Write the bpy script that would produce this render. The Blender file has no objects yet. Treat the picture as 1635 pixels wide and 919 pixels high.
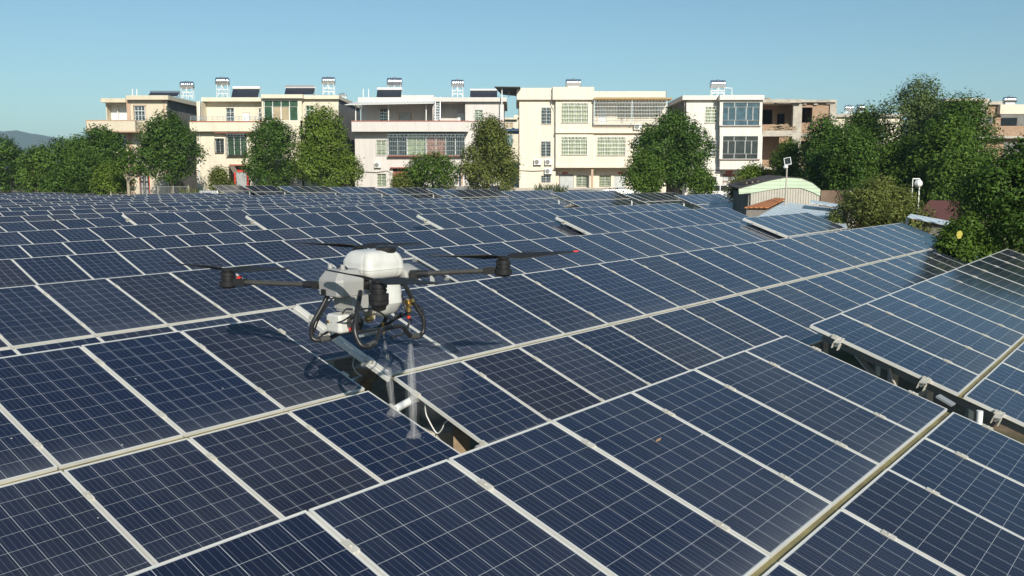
import bpy, bmesh, math, random
import numpy as np
from mathutils import Vector, Matrix

random.seed(7)
RAD = math.radians
scene = bpy.context.scene
COL = scene.collection
EYE = 4.2                       # camera height above the low ground, metres
FPX, CX, CY, PITCH = 1407.56, 817.0, 459.0, 0.124273

# ------------------------------------------------------------------ camera, sky, sun, exposure
cam_data = bpy.data.cameras.new('camera')
cam_data.sensor_width = 36.0
cam_data.lens = 36.0 * FPX / 1635.0
cam_data.clip_start = 0.1
cam_data.clip_end = 20000
cam = bpy.data.objects.new('camera', cam_data)
COL.objects.link(cam)
cam.location = (0, 0, EYE)
cam.rotation_euler = (math.pi / 2 - PITCH, 0, 0)
scene.camera = cam

SUN_AZ, SUN_EL = RAD(-16), RAD(27)          # direction the light travels towards (from +Y), height
world = bpy.data.worlds.new('World')
scene.world = world
world.use_nodes = True
wn = world.node_tree.nodes
wl = world.node_tree.links
bg = wn['Background']
sky = wn.new('ShaderNodeTexSky')
sky.sky_type = 'NISHITA'
sky.sun_disc = False
sky.sun_elevation = SUN_EL
sky.sun_rotation = math.atan2(-math.sin(SUN_AZ), -math.cos(SUN_AZ))
sky.altitude = 50
sky.air_density = 1.0
sky.dust_density = 0.5
sky.ozone_density = 2.0
tint = wn.new('ShaderNodeMix'); tint.data_type = 'RGBA'; tint.blend_type = 'MULTIPLY'; tint.inputs[0].default_value = 1.0
tint.inputs[7].default_value = (0.80, 1.0, 0.99, 1)          # a clear, slightly green-blue sky
wl.new(sky.outputs[0], tint.inputs[6]); wl.new(tint.outputs[2], bg.inputs[0])
bg.inputs[1].default_value = 0.078

sd = bpy.data.lights.new('sun', 'SUN')
sd.energy = 4.2
sd.angle = RAD(0.5)
sd.color = (1.0, 0.93, 0.80)
sun = bpy.data.objects.new('sun', sd)
COL.objects.link(sun)
trav = Vector((math.sin(SUN_AZ) * math.cos(SUN_EL), math.cos(SUN_AZ) * math.cos(SUN_EL), -math.sin(SUN_EL)))
sun.rotation_euler = trav.to_track_quat('-Z', 'Y').to_euler()
sun.location = (10, -20, 30)

scene.view_settings.view_transform = 'Standard'
scene.view_settings.look = 'None'
scene.view_settings.exposure = 0.42
scene.view_settings.gamma = 1.0
scene.cycles.max_bounces = 6
scene.cycles.transparent_max_bounces = 12
scene.cycles.volume_bounces = 0

# ------------------------------------------------------------------ measuring helpers
_c, _s = math.cos(PITCH), math.sin(PITCH)
def ray(x, y):
    a, b = (x - CX) / FPX, (y - CY) / FPX
    return Vector((a, -b * _s + _c, -b * _c - _s))
def at(x, y, Y):
    """point of the place seen at photo pixel x,y that lies Y metres ahead"""
    d = ray(x, y)
    return Vector((0, 0, EYE)) + d * (Y / d.y)

def smooth(t):
    t = min(1.0, max(0.0, t))
    return t * t * (3 - 2 * t)
HOUSE_Z = 2.2
def terrain(X, Y):
    s = (X - 10) * 0.55 + (Y - 55) * 0.835
    return HOUSE_Z * smooth((s + 9) / 17)

# ------------------------------------------------------------------ materials
MATS = {}
class NT:
    def __init__(self, name):
        self.m = bpy.data.materials.new(name)
        self.m.use_nodes = True
        self.n = self.m.node_tree.nodes
        self.l = self.m.node_tree.links
        self.b = self.n['Principled BSDF']
        self.out = self.n['Material Output']
    def new(self, t, **kw):
        x = self.n.new(t)
        for k, v in kw.items():
            if k.startswith('i_'):
                x.inputs[k[2:].replace('_', ' ')].default_value = v
            else:
                setattr(x, k, v)
        return x
    def link(self, a, b): self.l.new(a, b)
    def math(self, op, a, b=None, c=None):
        x = self.new('ShaderNodeMath', operation=op)
        for i, v in enumerate((a, b, c)):
            if v is None: continue
            if isinstance(v, (int, float)): x.inputs[i].default_value = v
            else: self.link(v, x.inputs[i])
        return x.outputs[0]
    def mix(self, f, a, b, blend='MIX'):
        x = self.new('ShaderNodeMix', data_type='RGBA', blend_type=blend)
        for sock, v in ((x.inputs[0], f), (x.inputs[6], a), (x.inputs[7], b)):
            if isinstance(v, (int, float)): sock.default_value = v
            elif isinstance(v, tuple): sock.default_value = (*v, 1) if len(v) == 3 else v
            else: self.link(v, sock)
        return x.outputs[2]
    def noise(self, scale, detail=4, rough=0.6, vec=None, dims='3D'):
        x = self.new('ShaderNodeTexNoise')
        x.inputs['Scale'].default_value = scale
        x.inputs['Detail'].default_value = detail
        x.inputs['Roughness'].default_value = rough
        if vec is not None: self.link(vec, x.inputs['Vector'])
        return x.outputs[0]
    def ramp(self, f, stops):
        x = self.new('ShaderNodeValToRGB')
        e = x.color_ramp.elements
        while len(e) < len(stops): e.new(0.5)
        for i, (p, c) in enumerate(stops):
            e[i].position = p
            e[i].color = (*c, 1) if len(c) == 3 else c
        self.link(f, x.inputs[0])
        return x.outputs[0]
    def obj(self): return self.new('ShaderNodeTexCoord').outputs['Object']
    def bump(self, h, strength=0.3, dist=0.02):
        x = self.new('ShaderNodeBump')
        x.inputs['Strength'].default_value = strength
        x.inputs['Distance'].default_value = dist
        self.link(h, x.inputs['Height'])
        self.link(x.outputs[0], self.b.inputs['Normal'])
    def base(self, v):
        if isinstance(v, tuple): self.b.inputs['Base Color'].default_value = (*v, 1)
        else: self.link(v, self.b.inputs['Base Color'])
    def rough(self, v):
        if isinstance(v, (int, float)): self.b.inputs['Roughness'].default_value = v
        else: self.link(v, self.b.inputs['Roughness'])

def plain(name, col, rough=0.6, metal=0.0, vary=0.18, scale=3.0, bump=0.0):
    """a coat of one colour with some wear in it"""
    if name in MATS: return MATS[name]
    t = NT(name)
    o = t.obj()
    n = t.noise(scale, 6, 0.65, o)
    dark = tuple(c * (1 - vary) for c in col)
    light = tuple(min(0.9, c * (1 + vary * 0.6)) for c in col)
    t.base(t.ramp(n, [(0.3, dark), (0.7, light)]))
    t.rough(rough)
    t.b.inputs['Metallic'].default_value = metal
    if bump: t.bump(t.noise(scale * 9, 4, 0.6, o), bump)
    MATS[name] = t.m
    return t.m

def wall_mat(name, col, tile=(0.6, 0.3), grout=0.9, speck=0.0, stain=0.25, bump=0.25):
    """render or tile cladding: tile joints, fine specks, rain streaks under edges"""
    if name in MATS: return MATS[name]
    t = NT(name)
    o = t.obj()
    sep = t.new('ShaderNodeSeparateXYZ'); t.link(o, sep.inputs[0])
    com = t.new('ShaderNodeCombineXYZ')
    t.link(t.math('ADD', sep.outputs[0], sep.outputs[1]), com.inputs[0]); t.link(sep.outputs[2], com.inputs[1])
    b = t.new('ShaderNodeTexBrick')
    b.inputs['Scale'].default_value = 1.0
    b.inputs['Mortar Size'].default_value = 0.012
    b.inputs['Brick Width'].default_value = tile[0]
    b.inputs['Row Height'].default_value = tile[1]
    b.inputs['Color1'].default_value = (*col, 1)
    b.inputs['Color2'].default_value = (*[c * 0.93 for c in col], 1)
    b.inputs['Mortar'].default_value = (*[c * grout for c in col], 1)
    t.link(com.outputs[0], b.inputs['Vector'])
    c = b.outputs[0]
    if speck:
        sp = t.noise(14, 3, 0.7, o)
        c = t.mix(t.math('MULTIPLY', t.math('GREATER_THAN', sp, 0.55), speck), c, tuple(x * 0.62 for x in col))
    mp = t.new('ShaderNodeMapping'); t.link(o, mp.inputs[0]); mp.inputs['Scale'].default_value = (1.6, 1.6, 0.12)
    st = t.noise(1.0, 6, 0.7, mp.outputs[0])
    c = t.mix(t.math('MULTIPLY', t.math('MULTIPLY_ADD', st, 3.0, -1.45), stain), c, tuple(x * 0.5 for x in col))
    t.base(c)
    t.rough(0.75)
    t.bump(t.noise(25, 3, 0.6, o), bump, 0.02)
    MATS[name] = t.m
    return t.m

def brick_mat(name):
    if name in MATS: return MATS[name]
    t = NT(name)
    o = t.obj()
    sep = t.new('ShaderNodeSeparateXYZ'); t.link(o, sep.inputs[0])
    com = t.new('ShaderNodeCombineXYZ')
    t.link(t.math('ADD', sep.outputs[0], sep.outputs[1]), com.inputs[0]); t.link(sep.outputs[2], com.inputs[1])
    b = t.new('ShaderNodeTexBrick')
    b.inputs['Scale'].default_value = 1.0
    b.inputs['Mortar Size'].default_value = 0.013
    b.inputs['Brick Width'].default_value = 0.25
    b.inputs['Row Height'].default_value = 0.11
    b.inputs['Color1'].default_value = (0.28, 0.135, 0.07, 1)
    b.inputs['Color2'].default_value = (0.36, 0.22, 0.125, 1)
    b.inputs['Mortar'].default_value = (0.40, 0.33, 0.26, 1)
    t.link(com.outputs[0], b.inputs['Vector'])
    n = t.noise(0.9, 6, 0.7, o)
    t.base(t.mix(t.math('MULTIPLY', n, 0.40), b.outputs[0], (0.40, 0.31, 0.23)))
    t.rough(0.9)
    t.bump(t.noise(30, 3, 0.6, o), 0.4, 0.02)
    MATS[name] = t.m
    return t.m

def sheet_mat(name, col, pitch=0.2, axis=0, rough=0.45, dirt=0.35):
    """corrugated or ribbed sheet: ribs run across `axis`, with dirt"""
    if name in MATS: return MATS[name]
    t = NT(name)
    o = t.obj()
    sep = t.new('ShaderNodeSeparateXYZ'); t.link(o, sep.inputs[0])
    w = t.math('SINE', t.math('MULTIPLY', sep.outputs[axis], 6.283 / pitch))
    t.bump(w, 0.9, 0.03)
    n = t.noise(1.2, 7, 0.7, o)
    t.base(t.mix(t.math('MULTIPLY', t.math('MULTIPLY_ADD', n, 3, -1.3), dirt), col, tuple(c * 0.45 for c in col)))
    t.rough(rough)
    MATS[name] = t.m
    return t.m

def panel_mat(name, cell, dusty=0.5):
    """framed poly-crystalline module: 6 x 10 cells, bus bars, pale backsheet lines, dusty glass"""
    t = NT(name)
    uv = t.new('ShaderNodeUVMap'); uv.uv_map = 'UVMap'
    sep = t.new('ShaderNodeSeparateXYZ'); t.link(uv.outputs[0], sep.inputs[0])
    x, y = sep.outputs[0], sep.outputs[1]                     # metres from the module's corner
    cx = t.math('DIVIDE', t.math('SUBTRACT', x, 0.0150), 0.16033)
    cy = t.math('DIVIDE', t.math('SUBTRACT', y, 0.0165), 0.1602)
    fx, fy = t.math('FRACT', cx), t.math('FRACT', cy)
    def near_edge(f, w):
        a = t.math('ABSOLUTE', t.math('SUBTRACT', f, 0.5))
        return t.math('GREATER_THAN', a, 0.5 - w)
    line = t.math('MAXIMUM', near_edge(fx, 0.0095), near_edge(fy, 0.0068))
    out = t.math('MAXIMUM', t.math('MAXIMUM', t.math('LESS_THAN', cx, 0), t.math('GREATER_THAN', cx, 6)),
                 t.math('MAXIMUM', t.math('LESS_THAN', cy, 0), t.math('GREATER_THAN', cy, 10)))
    line = t.math('MAXIMUM', line, out)
    fb = t.math('FRACT', t.math('MULTIPLY', fx, 4.0))
    bus = t.math('LESS_THAN', t.math('ABSOLUTE', t.math('SUBTRACT', fb, 0.5)), 0.028)
    # colour of each cell and of each module
    info = t.new('ShaderNodeObjectInfo')
    idv = t.new('ShaderNodeCombineXYZ')
    t.link(t.math('FLOOR', cx), idv.inputs[0]); t.link(t.math('FLOOR', cy), idv.inputs[1]); t.link(info.outputs['Random'], idv.inputs[2])
    wn_ = t.new('ShaderNodeTexWhiteNoise'); t.link(idv.outputs[0], wn_.inputs['Vector'])
    vec = t.new('ShaderNodeVectorMath', operation='ADD')
    sc = t.new('ShaderNodeVectorMath', operation='SCALE'); t.link(info.outputs['Location'], sc.inputs[0]); sc.inputs['Scale'].default_value = 3.7
    t.link(uv.outputs[0], vec.inputs[0]); t.link(sc.outputs[0], vec.inputs[1])
    crystal = t.new('ShaderNodeTexVoronoi'); crystal.inputs['Scale'].default_value = 55; t.link(vec.outputs[0], crystal.inputs['Vector'])
    cs = t.new('ShaderNodeSeparateColor'); t.link(crystal.outputs['Color'], cs.inputs[0])
    k = t.math('ADD', t.math('MULTIPLY', wn_.outputs[0], 0.30), t.math('MULTIPLY', cs.outputs[0], 0.30))
    base = t.mix(k, tuple(c * 0.8 for c in cell), tuple(c * 1.5 for c in cell))
    base = t.mix(t.math('MULTIPLY', t.math('POWER', info.outputs['Random'], 2.0), 0.95), base, (0.0085, 0.0085, 0.0200))
    base = t.mix(t.math('MULTIPLY', bus, 0.30), base, (0.30, 0.32, 0.36))
    base = t.mix(out, t.mix(t.math('MULTIPLY', line, 0.88), base, (0.50, 0.53, 0.56)), (0.44, 0.45, 0.45))
    # dust film, run-off streaks down the slope, small droppings
    mp = t.new('ShaderNodeMapping'); t.link(vec.outputs[0], mp.inputs[0]); mp.inputs['Scale'].default_value = (7.0, 0.8, 1.0)
    st = t.noise(1.0, 5, 0.7, mp.outputs[0])
    bl = t.noise(1.3, 5, 0.65, vec.outputs[0])
    wn3 = t.new('ShaderNodeTexWhiteNoise'); t.link(info.outputs['Location'], wn3.inputs['Vector']); 
    edge = t.math('POWER', t.math('DIVIDE', y, 1.64), 10.0)
    wn3v = wn3.outputs[0]
    dust = t.math('MULTIPLY', t.math('ADD', t.math('MULTIPLY', t.math('ADD', st, bl), t.math('MULTIPLY_ADD', wn3v, 0.11 * dusty, 0.03 * dusty)), t.math('MULTIPLY', edge, 0.10)), 1.0)
    big = t.noise(0.55, 4, 0.6, vec.outputs[0])
    dust = t.math('MULTIPLY', dust, t.math('MULTIPLY_ADD', big, 3.2, -0.6))
    base = t.mix(dust, base, (0.42, 0.43, 0.43))
    vo = t.new('ShaderNodeTexVoronoi'); vo.inputs['Scale'].default_value = 5.0; t.link(vec.outputs[0], vo.inputs['Vector'])
    vs = t.new('ShaderNodeSeparateColor'); t.link(vo.outputs['Color'], vs.inputs[0])
    spot = t.math('MULTIPLY', t.math('LESS_THAN', vo.outputs['Distance'], t.math('MULTIPLY', vs.outputs[1], 0.045)), t.math('GREATER_THAN', vs.outputs[0], 0.66))
    base = t.mix(t.math('MULTIPLY', spot, 0.75), base, (0.60, 0.57, 0.50))
    t.base(base)
    t.rough(t.math('ADD', 0.10, t.math('MULTIPLY', dust, 1.2)))
    t.b.inputs['IOR'].default_value = 1.45
    t.b.inputs['Specular IOR Level'].default_value = 0.42
    MATS[name] = t.m
    return t.m

def leaf_mat(name, a, b):
    t = NT(name)
    at_ = t.new('ShaderNodeAttribute'); at_.attribute_name = 'tint'
    t.base(t.ramp(at_.outputs['Fac'], [(0.0, a), (0.75, b), (1.0, tuple(min(1, c * 1.5) for c in b))]))
    t.rough(0.5)
    t.b.inputs['Specular IOR Level'].default_value = 0.22
    tr = t.new('ShaderNodeBsdfTranslucent')
    t.link(t.b.inputs['Base Color'].links[0].from_socket, tr.inputs['Color'])
    mx = t.new('ShaderNodeMixShader'); mx.inputs[0].default_value = 0.28
    t.link(t.b.outputs[0], mx.inputs[1]); t.link(tr.outputs[0], mx.inputs[2])
    t.link(mx.outputs[0], t.out.inputs['Surface'])
    MATS[name] = t.m
    return t.m

def glass_mat(name, col, rough=0.06):
    t = NT(name)
    o = t.obj()
    t.base(t.ramp(t.noise(1.5, 3, 0.5, o), [(0.35, tuple(c * 0.6 for c in col)), (0.65, col)]))
    t.rough(rough)
    t.b.inputs['IOR'].default_value = 1.5
    MATS[name] = t.m
    return t.m

PANEL = panel_mat('solar_cells_navy', (0.0030, 0.0095, 0.0340), 0.27)
FRAME = plain('anodised_aluminium_frame', (0.74, 0.73, 0.69), 0.42, 0.25, 0.12, 1.5)
STEEL = plain('galvanised_steel', (0.46, 0.48, 0.48), 0.5, 0.55, 0.2, 2.0)
DSTEEL = plain('dull_steel_channel', (0.22, 0.24, 0.25), 0.5, 0.5, 0.2, 2.0)
GUTTER = plain('dirty_gutter', (0.17, 0.15, 0.07), 0.8, 0.0, 0.55, 2.2)
CLAMP = plain('cast_clamp', (0.66, 0.63, 0.55), 0.5, 0.3, 0.25, 8.0)
PVC = plain('white_plastic', (0.78, 0.79, 0.77), 0.4, 0.0, 0.08, 2.0)
WOOD = plain('weathered_wood', (0.30, 0.22, 0.14), 0.85, 0.0, 0.4, 6.0, 0.3)
BARK = plain('bark', (0.17, 0.13, 0.09), 0.9, 0.0, 0.4, 5.0, 0.4)
PALEBARK = plain('pale_bark', (0.36, 0.30, 0.22), 0.9, 0.0, 0.3, 5.0, 0.3)
STAINLESS = plain('stainless_tank', (0.74, 0.75, 0.76), 0.24, 0.95, 0.06, 1.0)
WHITEPAINT = plain('white_paint', (0.78, 0.78, 0.76), 0.45, 0.0, 0.08, 2.0)
BLACKPL = plain('black_plastic', (0.018, 0.018, 0.019), 0.38, 0.0, 0.25, 6.0)
CARBON = plain('carbon_tube', (0.11, 0.105, 0.095), 0.26, 0.5, 0.2, 12.0)
GREYPL = plain('light_grey_plastic', (0.33, 0.33, 0.32), 0.5, 0.0, 0.08, 3.0)
TANKPL = plain('white_tank_plastic', (0.60, 0.60, 0.565), 0.35, 0.0, 0.10, 9.0)
BRASS = plain('brass', (0.55, 0.38, 0.14), 0.35, 0.9, 0.2, 20.0)
RED = plain('red_plastic', (0.60, 0.04, 0.03), 0.45, 0.0, 0.1, 4.0)
REDPAPER = plain('red_paper', (0.55, 0.035, 0.02), 0.7, 0.0, 0.15, 4.0)
CEMENT = plain('bare_cement', (0.20, 0.20, 0.19), 0.9, 0.0, 0.4, 0.8, 0.3)
DARKWALL = plain('shaded_flank_tone', (0.16, 0.165, 0.17), 0.9, 0.0, 0.3, 0.6, 0.3)  # house flanks whose shade is put into a dark grey-blue wall colour
CONC = plain('concrete', (0.46, 0.42, 0.36), 0.9, 0.0, 0.35, 1.2, 0.3)
GLASSD = glass_mat('dark_window_glass', (0.045, 0.055, 0.055))
GLASSG = glass_mat('green_window_film', (0.04, 0.095, 0.05))
GLASSB = glass_mat('blue_window_glass', (0.07, 0.13, 0.17), 0.03)
CURTAIN = plain('curtain_behind_glass', (0.30, 0.36, 0.22), 0.35, 0.0, 0.5, 2.5)
BEIGECUR = plain('beige_curtain', (0.42, 0.34, 0.22), 0.4, 0.0, 0.2, 2.0)
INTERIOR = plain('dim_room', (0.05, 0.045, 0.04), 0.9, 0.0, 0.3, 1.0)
ORANGE = plain('terracotta_trim', (0.50, 0.35, 0.25), 0.7, 0.0, 0.15, 2.0)
REDTRIM = plain('red_tile_trim', (0.36, 0.12, 0.08), 0.6, 0.0, 0.2, 2.0)
BROWNDOOR = plain('brown_steel_door', (0.20, 0.15, 0.13), 0.45, 0.2, 0.2, 3.0)
BRICK = brick_mat('rough_brick')
W1 = wall_mat('speckled_cream_render', (0.70, 0.62, 0.48), (0.12, 0.06), 0.85, 0.6, 0.45)
W2 = wall_mat('cream_tile', (0.76, 0.69, 0.55), (0.3, 0.2), 0.78, 0.15, 0.5)
W3 = wall_mat('pale_grey_render', (0.67, 0.63, 0.60), (0.09, 0.09), 0.92, 0.3, 0.5)
W4 = wall_mat('pinkish_cream_tile', (0.80, 0.71, 0.59), (0.3, 0.3), 0.84, 0.0, 0.42)
W5 = wall_mat('white_large_tile', (0.77, 0.73, 0.67), (0.8, 0.8), 0.55, 0.0, 0.38, 0.1)
LEAFA = leaf_mat('leaf_deep_green', (0.028, 0.064, 0.010), (0.098, 0.180, 0.028))
LEAFB = leaf_mat('leaf_fresh_green', (0.068, 0.125, 0.012), (0.175, 0.250, 0.034))
LEAFC = leaf_mat('leaf_olive', (0.072, 0.100, 0.020), (0.195, 0.225, 0.052))
LEAFD = leaf_mat('leaf_mid_green', (0.042, 0.092, 0.012), (0.130, 0.215, 0.032))
LEAFE = leaf_mat('leaf_light_olive', (0.075, 0.105, 0.024), (0.220, 0.250, 0.065))
LEAFP = leaf_mat('leaf_pale_green', (0.045, 0.075, 0.026), (0.150, 0.205, 0.065))
BLADE = plain('matt_black_blade', (0.014, 0.014, 0.015), 0.62, 0, .2, 6)
REDCUR = plain('reddish_curtain', (0.30, 0.15, 0.11), .45, 0, .6, 2.5)
LEAFG = leaf_mat('leaf_grey_green', (0.075, 0.105, 0.060), (0.170, 0.205, 0.120))
YELLOWLEAF = plain('yellow_leaf', (0.42, 0.36, 0.05), 0.6)
DRYLEAF = plain('dry_leaf', (0.45, 0.26, 0.13), 0.8)

# ------------------------------------------------------------------ mesh builder
class MB:
    """collects boxes, tubes, prisms; build() links them as ONE mesh object"""
    def __init__(self): self.v, self.f, self.s, self.uv = [], [], [], {}
    def add(self, vs, fs, smooth=False):
        o = len(self.v)
        self.v += [tuple(p) for p in vs]
        for f in fs:
            self.f.append(tuple(i + o for i in f)); self.s.append(smooth)
    def box(self, a, b):
        x0, x1 = sorted((a[0], b[0])); y0, y1 = sorted((a[1], b[1])); z0, z1 = sorted((a[2], b[2]))
        self.add([(x0, y0, z0), (x1, y0, z0), (x1, y1, z0), (x0, y1, z0), (x0, y0, z1), (x1, y0, z1), (x1, y1, z1), (x0, y1, z1)],
                 [(0, 3, 2, 1), (4, 5, 6, 7), (0, 1, 5, 4), (1, 2, 6, 5), (2, 3, 7, 6), (3, 0, 4, 7)])
        return self
    def bar(self, a, b, w, h=None, up=Vector((0, 0, 1))):
        a, b = Vector(a), Vector(b); d = (b - a)
        if d.length < 1e-6: return self
        d.normalize(); h = h or w
        sx = d.cross(up)
        if sx.length < 1e-3: sx = d.cross(Vector((0, 1, 0)))
        sx.normalize(); sy = sx.cross(d)
        vs = [p + sx * (w / 2 * i) + sy * (h / 2 * j) for p in (a, b) for i, j in ((-1, -1), (1, -1), (1, 1), (-1, 1))]
        self.add(vs, [(0, 1, 2, 3), (7, 6, 5, 4), (0, 4, 5, 1), (1, 5, 6, 2), (2, 6, 7, 3), (3, 7, 4, 0)])
        return self
    def tube(self, pts, r, n=8, cap=True):
        pts = [Vector(p) for p in pts]
        rs = r if isinstance(r, (list, tuple)) else [r] * len(pts)
        rings, prev = [], None
        for i, p in enumerate(pts):
            d = (pts[min(i + 1, len(pts) - 1)] - pts[max(i - 1, 0)]).normalized()
            if prev is None:
                sx = d.cross(Vector((0, 0, 1)))
                if sx.length < 1e-2: sx = d.cross(Vector((0, 1, 0)))
            else:
                sx = prev - d * prev.dot(d)
            sx.normalize(); prev = sx; sy = d.cross(sx)
            rings.append([p + (sx * math.cos(2 * math.pi * k / n) + sy * math.sin(2 * math.pi * k / n)) * rs[i] for k in range(n)])
        vs = [q for r_ in rings for q in r_]
        fs = [(i * n + k, i * n + (k + 1) % n, (i + 1) * n + (k + 1) % n, (i + 1) * n + k) for i in range(len(pts) - 1) for k in range(n)]
        self.add(vs, fs, True)
        if cap:
            self.add(rings[0], [tuple(reversed(range(n)))]); self.add(rings[-1], [tuple(range(n))])
        return self
    def lathe(self, c, prof, n=20, axis=Vector((0, 0, 1))):
        """prof: list of (radius, height) along axis from c"""
        c = Vector(c); axis = Vector(axis).normalized()
        sx = axis.cross(Vector((0, 1, 0)))
        if sx.length < 1e-2: sx = axis.cross(Vector((1, 0, 0)))
        sx.normalize(); sy = axis.cross(sx)
        vs = [c + axis * h + (sx * math.cos(2 * math.pi * k / n) + sy * math.sin(2 * math.pi * k / n)) * max(r, 1e-4) for r, h in prof for k in range(n)]
        fs = [(i * n + k, i * n + (k + 1) % n, (i + 1) * n + (k + 1) % n, (i + 1) * n + k) for i in range(len(prof) - 1) for k in range(n)]
        self.add(vs, fs, True)
        return self
    def prism(self, poly, d):
        """closed polygon of points extruded by vector d"""
        n = len(poly); d = Vector(d)
        vs = [Vector(p) for p in poly] + [Vector(p) + d for p in poly]
        fs = [tuple(reversed(range(n))), tuple(range(n, 2 * n))] + [(i, (i + 1) % n, n + (i + 1) % n, n + i) for i in range(n)]
        self.add(vs, fs)
        return self
    def px(self, x0, y0, x1, y1, Ya, Yb):
        """box whose front face fills the photo rectangle on the plane Ya metres ahead, back at Yb"""
        a, b = at(x0, y0, Ya), at(x1, y1, Ya)
        return self.box((a.x, Ya, a.z), (b.x, Yb, b.z))
    def build(self, name, mat, parent=None, bevel=0.0, fix=True):
        root = parent
        while root is not None and root.parent is not None: root = root.parent
        off = root.location if root is not None else Vector((0, 0, 0))
        me = bpy.data.meshes.new(name)
        me.from_pydata([(p[0] - off[0], p[1] - off[1], p[2] - off[2]) for p in self.v], [], self.f)
        me.polygons.foreach_set('use_smooth', self.s)
        if fix:
            bm = bmesh.new(); bm.from_mesh(me)
            bmesh.ops.recalc_face_normals(bm, faces=bm.faces)
            if any(self.s):
                for e in bm.edges:
                    if len(e.link_faces) == 2 and e.calc_face_angle(0) > 0.62: e.smooth = False
            bm.to_mesh(me); bm.free()
        me.materials.append(mat)
        o = bpy.data.objects.new(name, me)
        COL.objects.link(o)
        if parent is not None: o.parent = parent
        if bevel:
            md = o.modifiers.new('edges', 'BEVEL'); md.width = bevel; md.segments = 2; md.limit_method = 'ANGLE'; md.angle_limit = RAD(40)
        return o

def curve(pts, n=6):
    """smooth run through the given points (for cables and hoses)"""
    P = [Vector(p) for p in pts]; P = [P[0] * 2 - P[1]] + P + [P[-1] * 2 - P[-2]]
    out = []
    for i in range(1, len(P) - 2):
        a, b, c, d = P[i - 1:i + 3]
        for k in range(n):
            t = k / n
            out.append(.5 * ((2 * b) + (c - a) * t + (2 * a - 5 * b + 4 * c - d) * t * t + (3 * b - a - 3 * c + d) * t ** 3))
    return out + [P[-2]]

def thing(name, label, cat, loc, group=None):
    o = bpy.data.objects.new(name, None)
    o.empty_display_size = 0.3
    COL.objects.link(o)
    o.location = loc
    o['label'] = label; o['category'] = cat
    if group: o['group'] = group
    return o
def tag(o, label, cat, group=None, kind=None):
    o['label'] = label; o['category'] = cat
    if group: o['group'] = group
    if kind: o['kind'] = kind
    return o
def copy_obj(o, parent):
    c = o.copy(); COL.objects.link(c); c.parent = parent
    return c
# ------------------------------------------------------------------ ground, hills
def ground():
    def axis(lo, hi, n, far):
        inner = np.linspace(lo, hi, n)
        step = np.geomspace(6, far, 14)
        return np.concatenate([lo - step[::-1], inner, hi + step])
    xs, ys = axis(-75, 60, 91, 5200), axis(-20, 110, 87, 6000)
    rng = np.random.default_rng(3)
    V = []
    for y in ys:
        for x in xs:
            z = terrain(x, y)
            if -75 < x < 60 and -20 < y < 110: z += rng.uniform(-0.06, 0.06)
            V.append((x, y, z))
    nx = len(xs)
    F = [(j * nx + i, j * nx + i + 1, (j + 1) * nx + i + 1, (j + 1) * nx + i) for j in range(len(ys) - 1) for i in range(nx - 1)]
    me = bpy.data.meshes.new('ground'); me.from_pydata(V, [], F)
    t = NT('soil_and_weeds')
    o = t.obj()
    n = t.noise(0.35, 8, 0.65, o); m = t.noise(3.0, 8, 0.7, o)
    soil = t.ramp(m, [(0.3, (0.10, 0.072, 0.048)), (0.7, (0.24, 0.18, 0.12))])
    t.base(t.mix(t.ramp(n, [(0.47, (0, 0, 0)), (0.62, (1, 1, 1))]), soil, (0.055, 0.075, 0.022)))
    t.rough(0.95); t.bump(m, 0.7, 0.06)
    me.materials.append(t.m)
    g = bpy.data.objects.new('ground', me); COL.objects.link(g)
    g['kind'] = 'structure'
ground()

def hills():
    t = NT('wooded_hillside')
    o = t.obj()
    n = t.noise(0.012, 8, 0.7, o)
    t.base(t.ramp(n, [(0.3, (0.025, 0.045, 0.022)), (0.6, (0.055, 0.075, 0.040)), (0.75, (0.14, 0.125, 0.09))]))
    t.rough(1.0)
    rng = np.random.default_rng(5)
    for k, (Y, prof) in enumerate((
            (2300, [(-420, 262), (-260, 240), (-150, 232), (-60, 222), (-10, 213), (12, 208), (24, 205.5), (36, 209), (60, 213), (84, 217), (104, 222), (130, 231), (170, 248), (230, 268), (300, 284)]),
            (3600, [(10, 262), (50, 236), (80, 222), (92, 219), (112, 221), (128, 224), (160, 221.5), (200, 229), (270, 240), (340, 262), (420, 280)]))):
        xs = np.linspace(prof[0][0], prof[-1][0], 120)
        ys = np.interp(xs, [p[0] for p in prof], [p[1] for p in prof])
        jit = np.convolve(rng.normal(0, 1.0, 126), np.ones(7) / 7, 'valid')
        V, F = [], []
        depth = [(-900, 0.0), (-700, 0.12), (-520, 0.33), (-350, 0.56), (-220, 0.75), (-100, 0.93), (0, 1.0), (250, 0.75), (700, 0.0)]
        for dy, fr in depth:
            for i, (x, y) in enumerate(zip(xs, ys)):
                p = at(x, y + jit[i] * 0.7, Y)
                V.append((p.x * (1 + dy / Y * 0.4), Y + dy + rng.normal(0, 3), HOUSE_Z - 2 + (p.z - HOUSE_Z) * fr * (1 + rng.normal(0, 0.004))))
        n_ = len(xs)
        for j in range(len(depth) - 1):
            for i in range(n_ - 1):
                F.append((j * n_ + i, j * n_ + i + 1, (j + 1) * n_ + i + 1, (j + 1) * n_ + i))
        me = bpy.data.meshes.new('hills'); me.from_pydata(V, [], F)
        me.polygons.foreach_set('use_smooth', [True] * len(F))
        me.materials.append(t.m)
        h = bpy.data.objects.new('hills', me); COL.objects.link(h); h['kind'] = 'structure'
hills()

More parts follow.
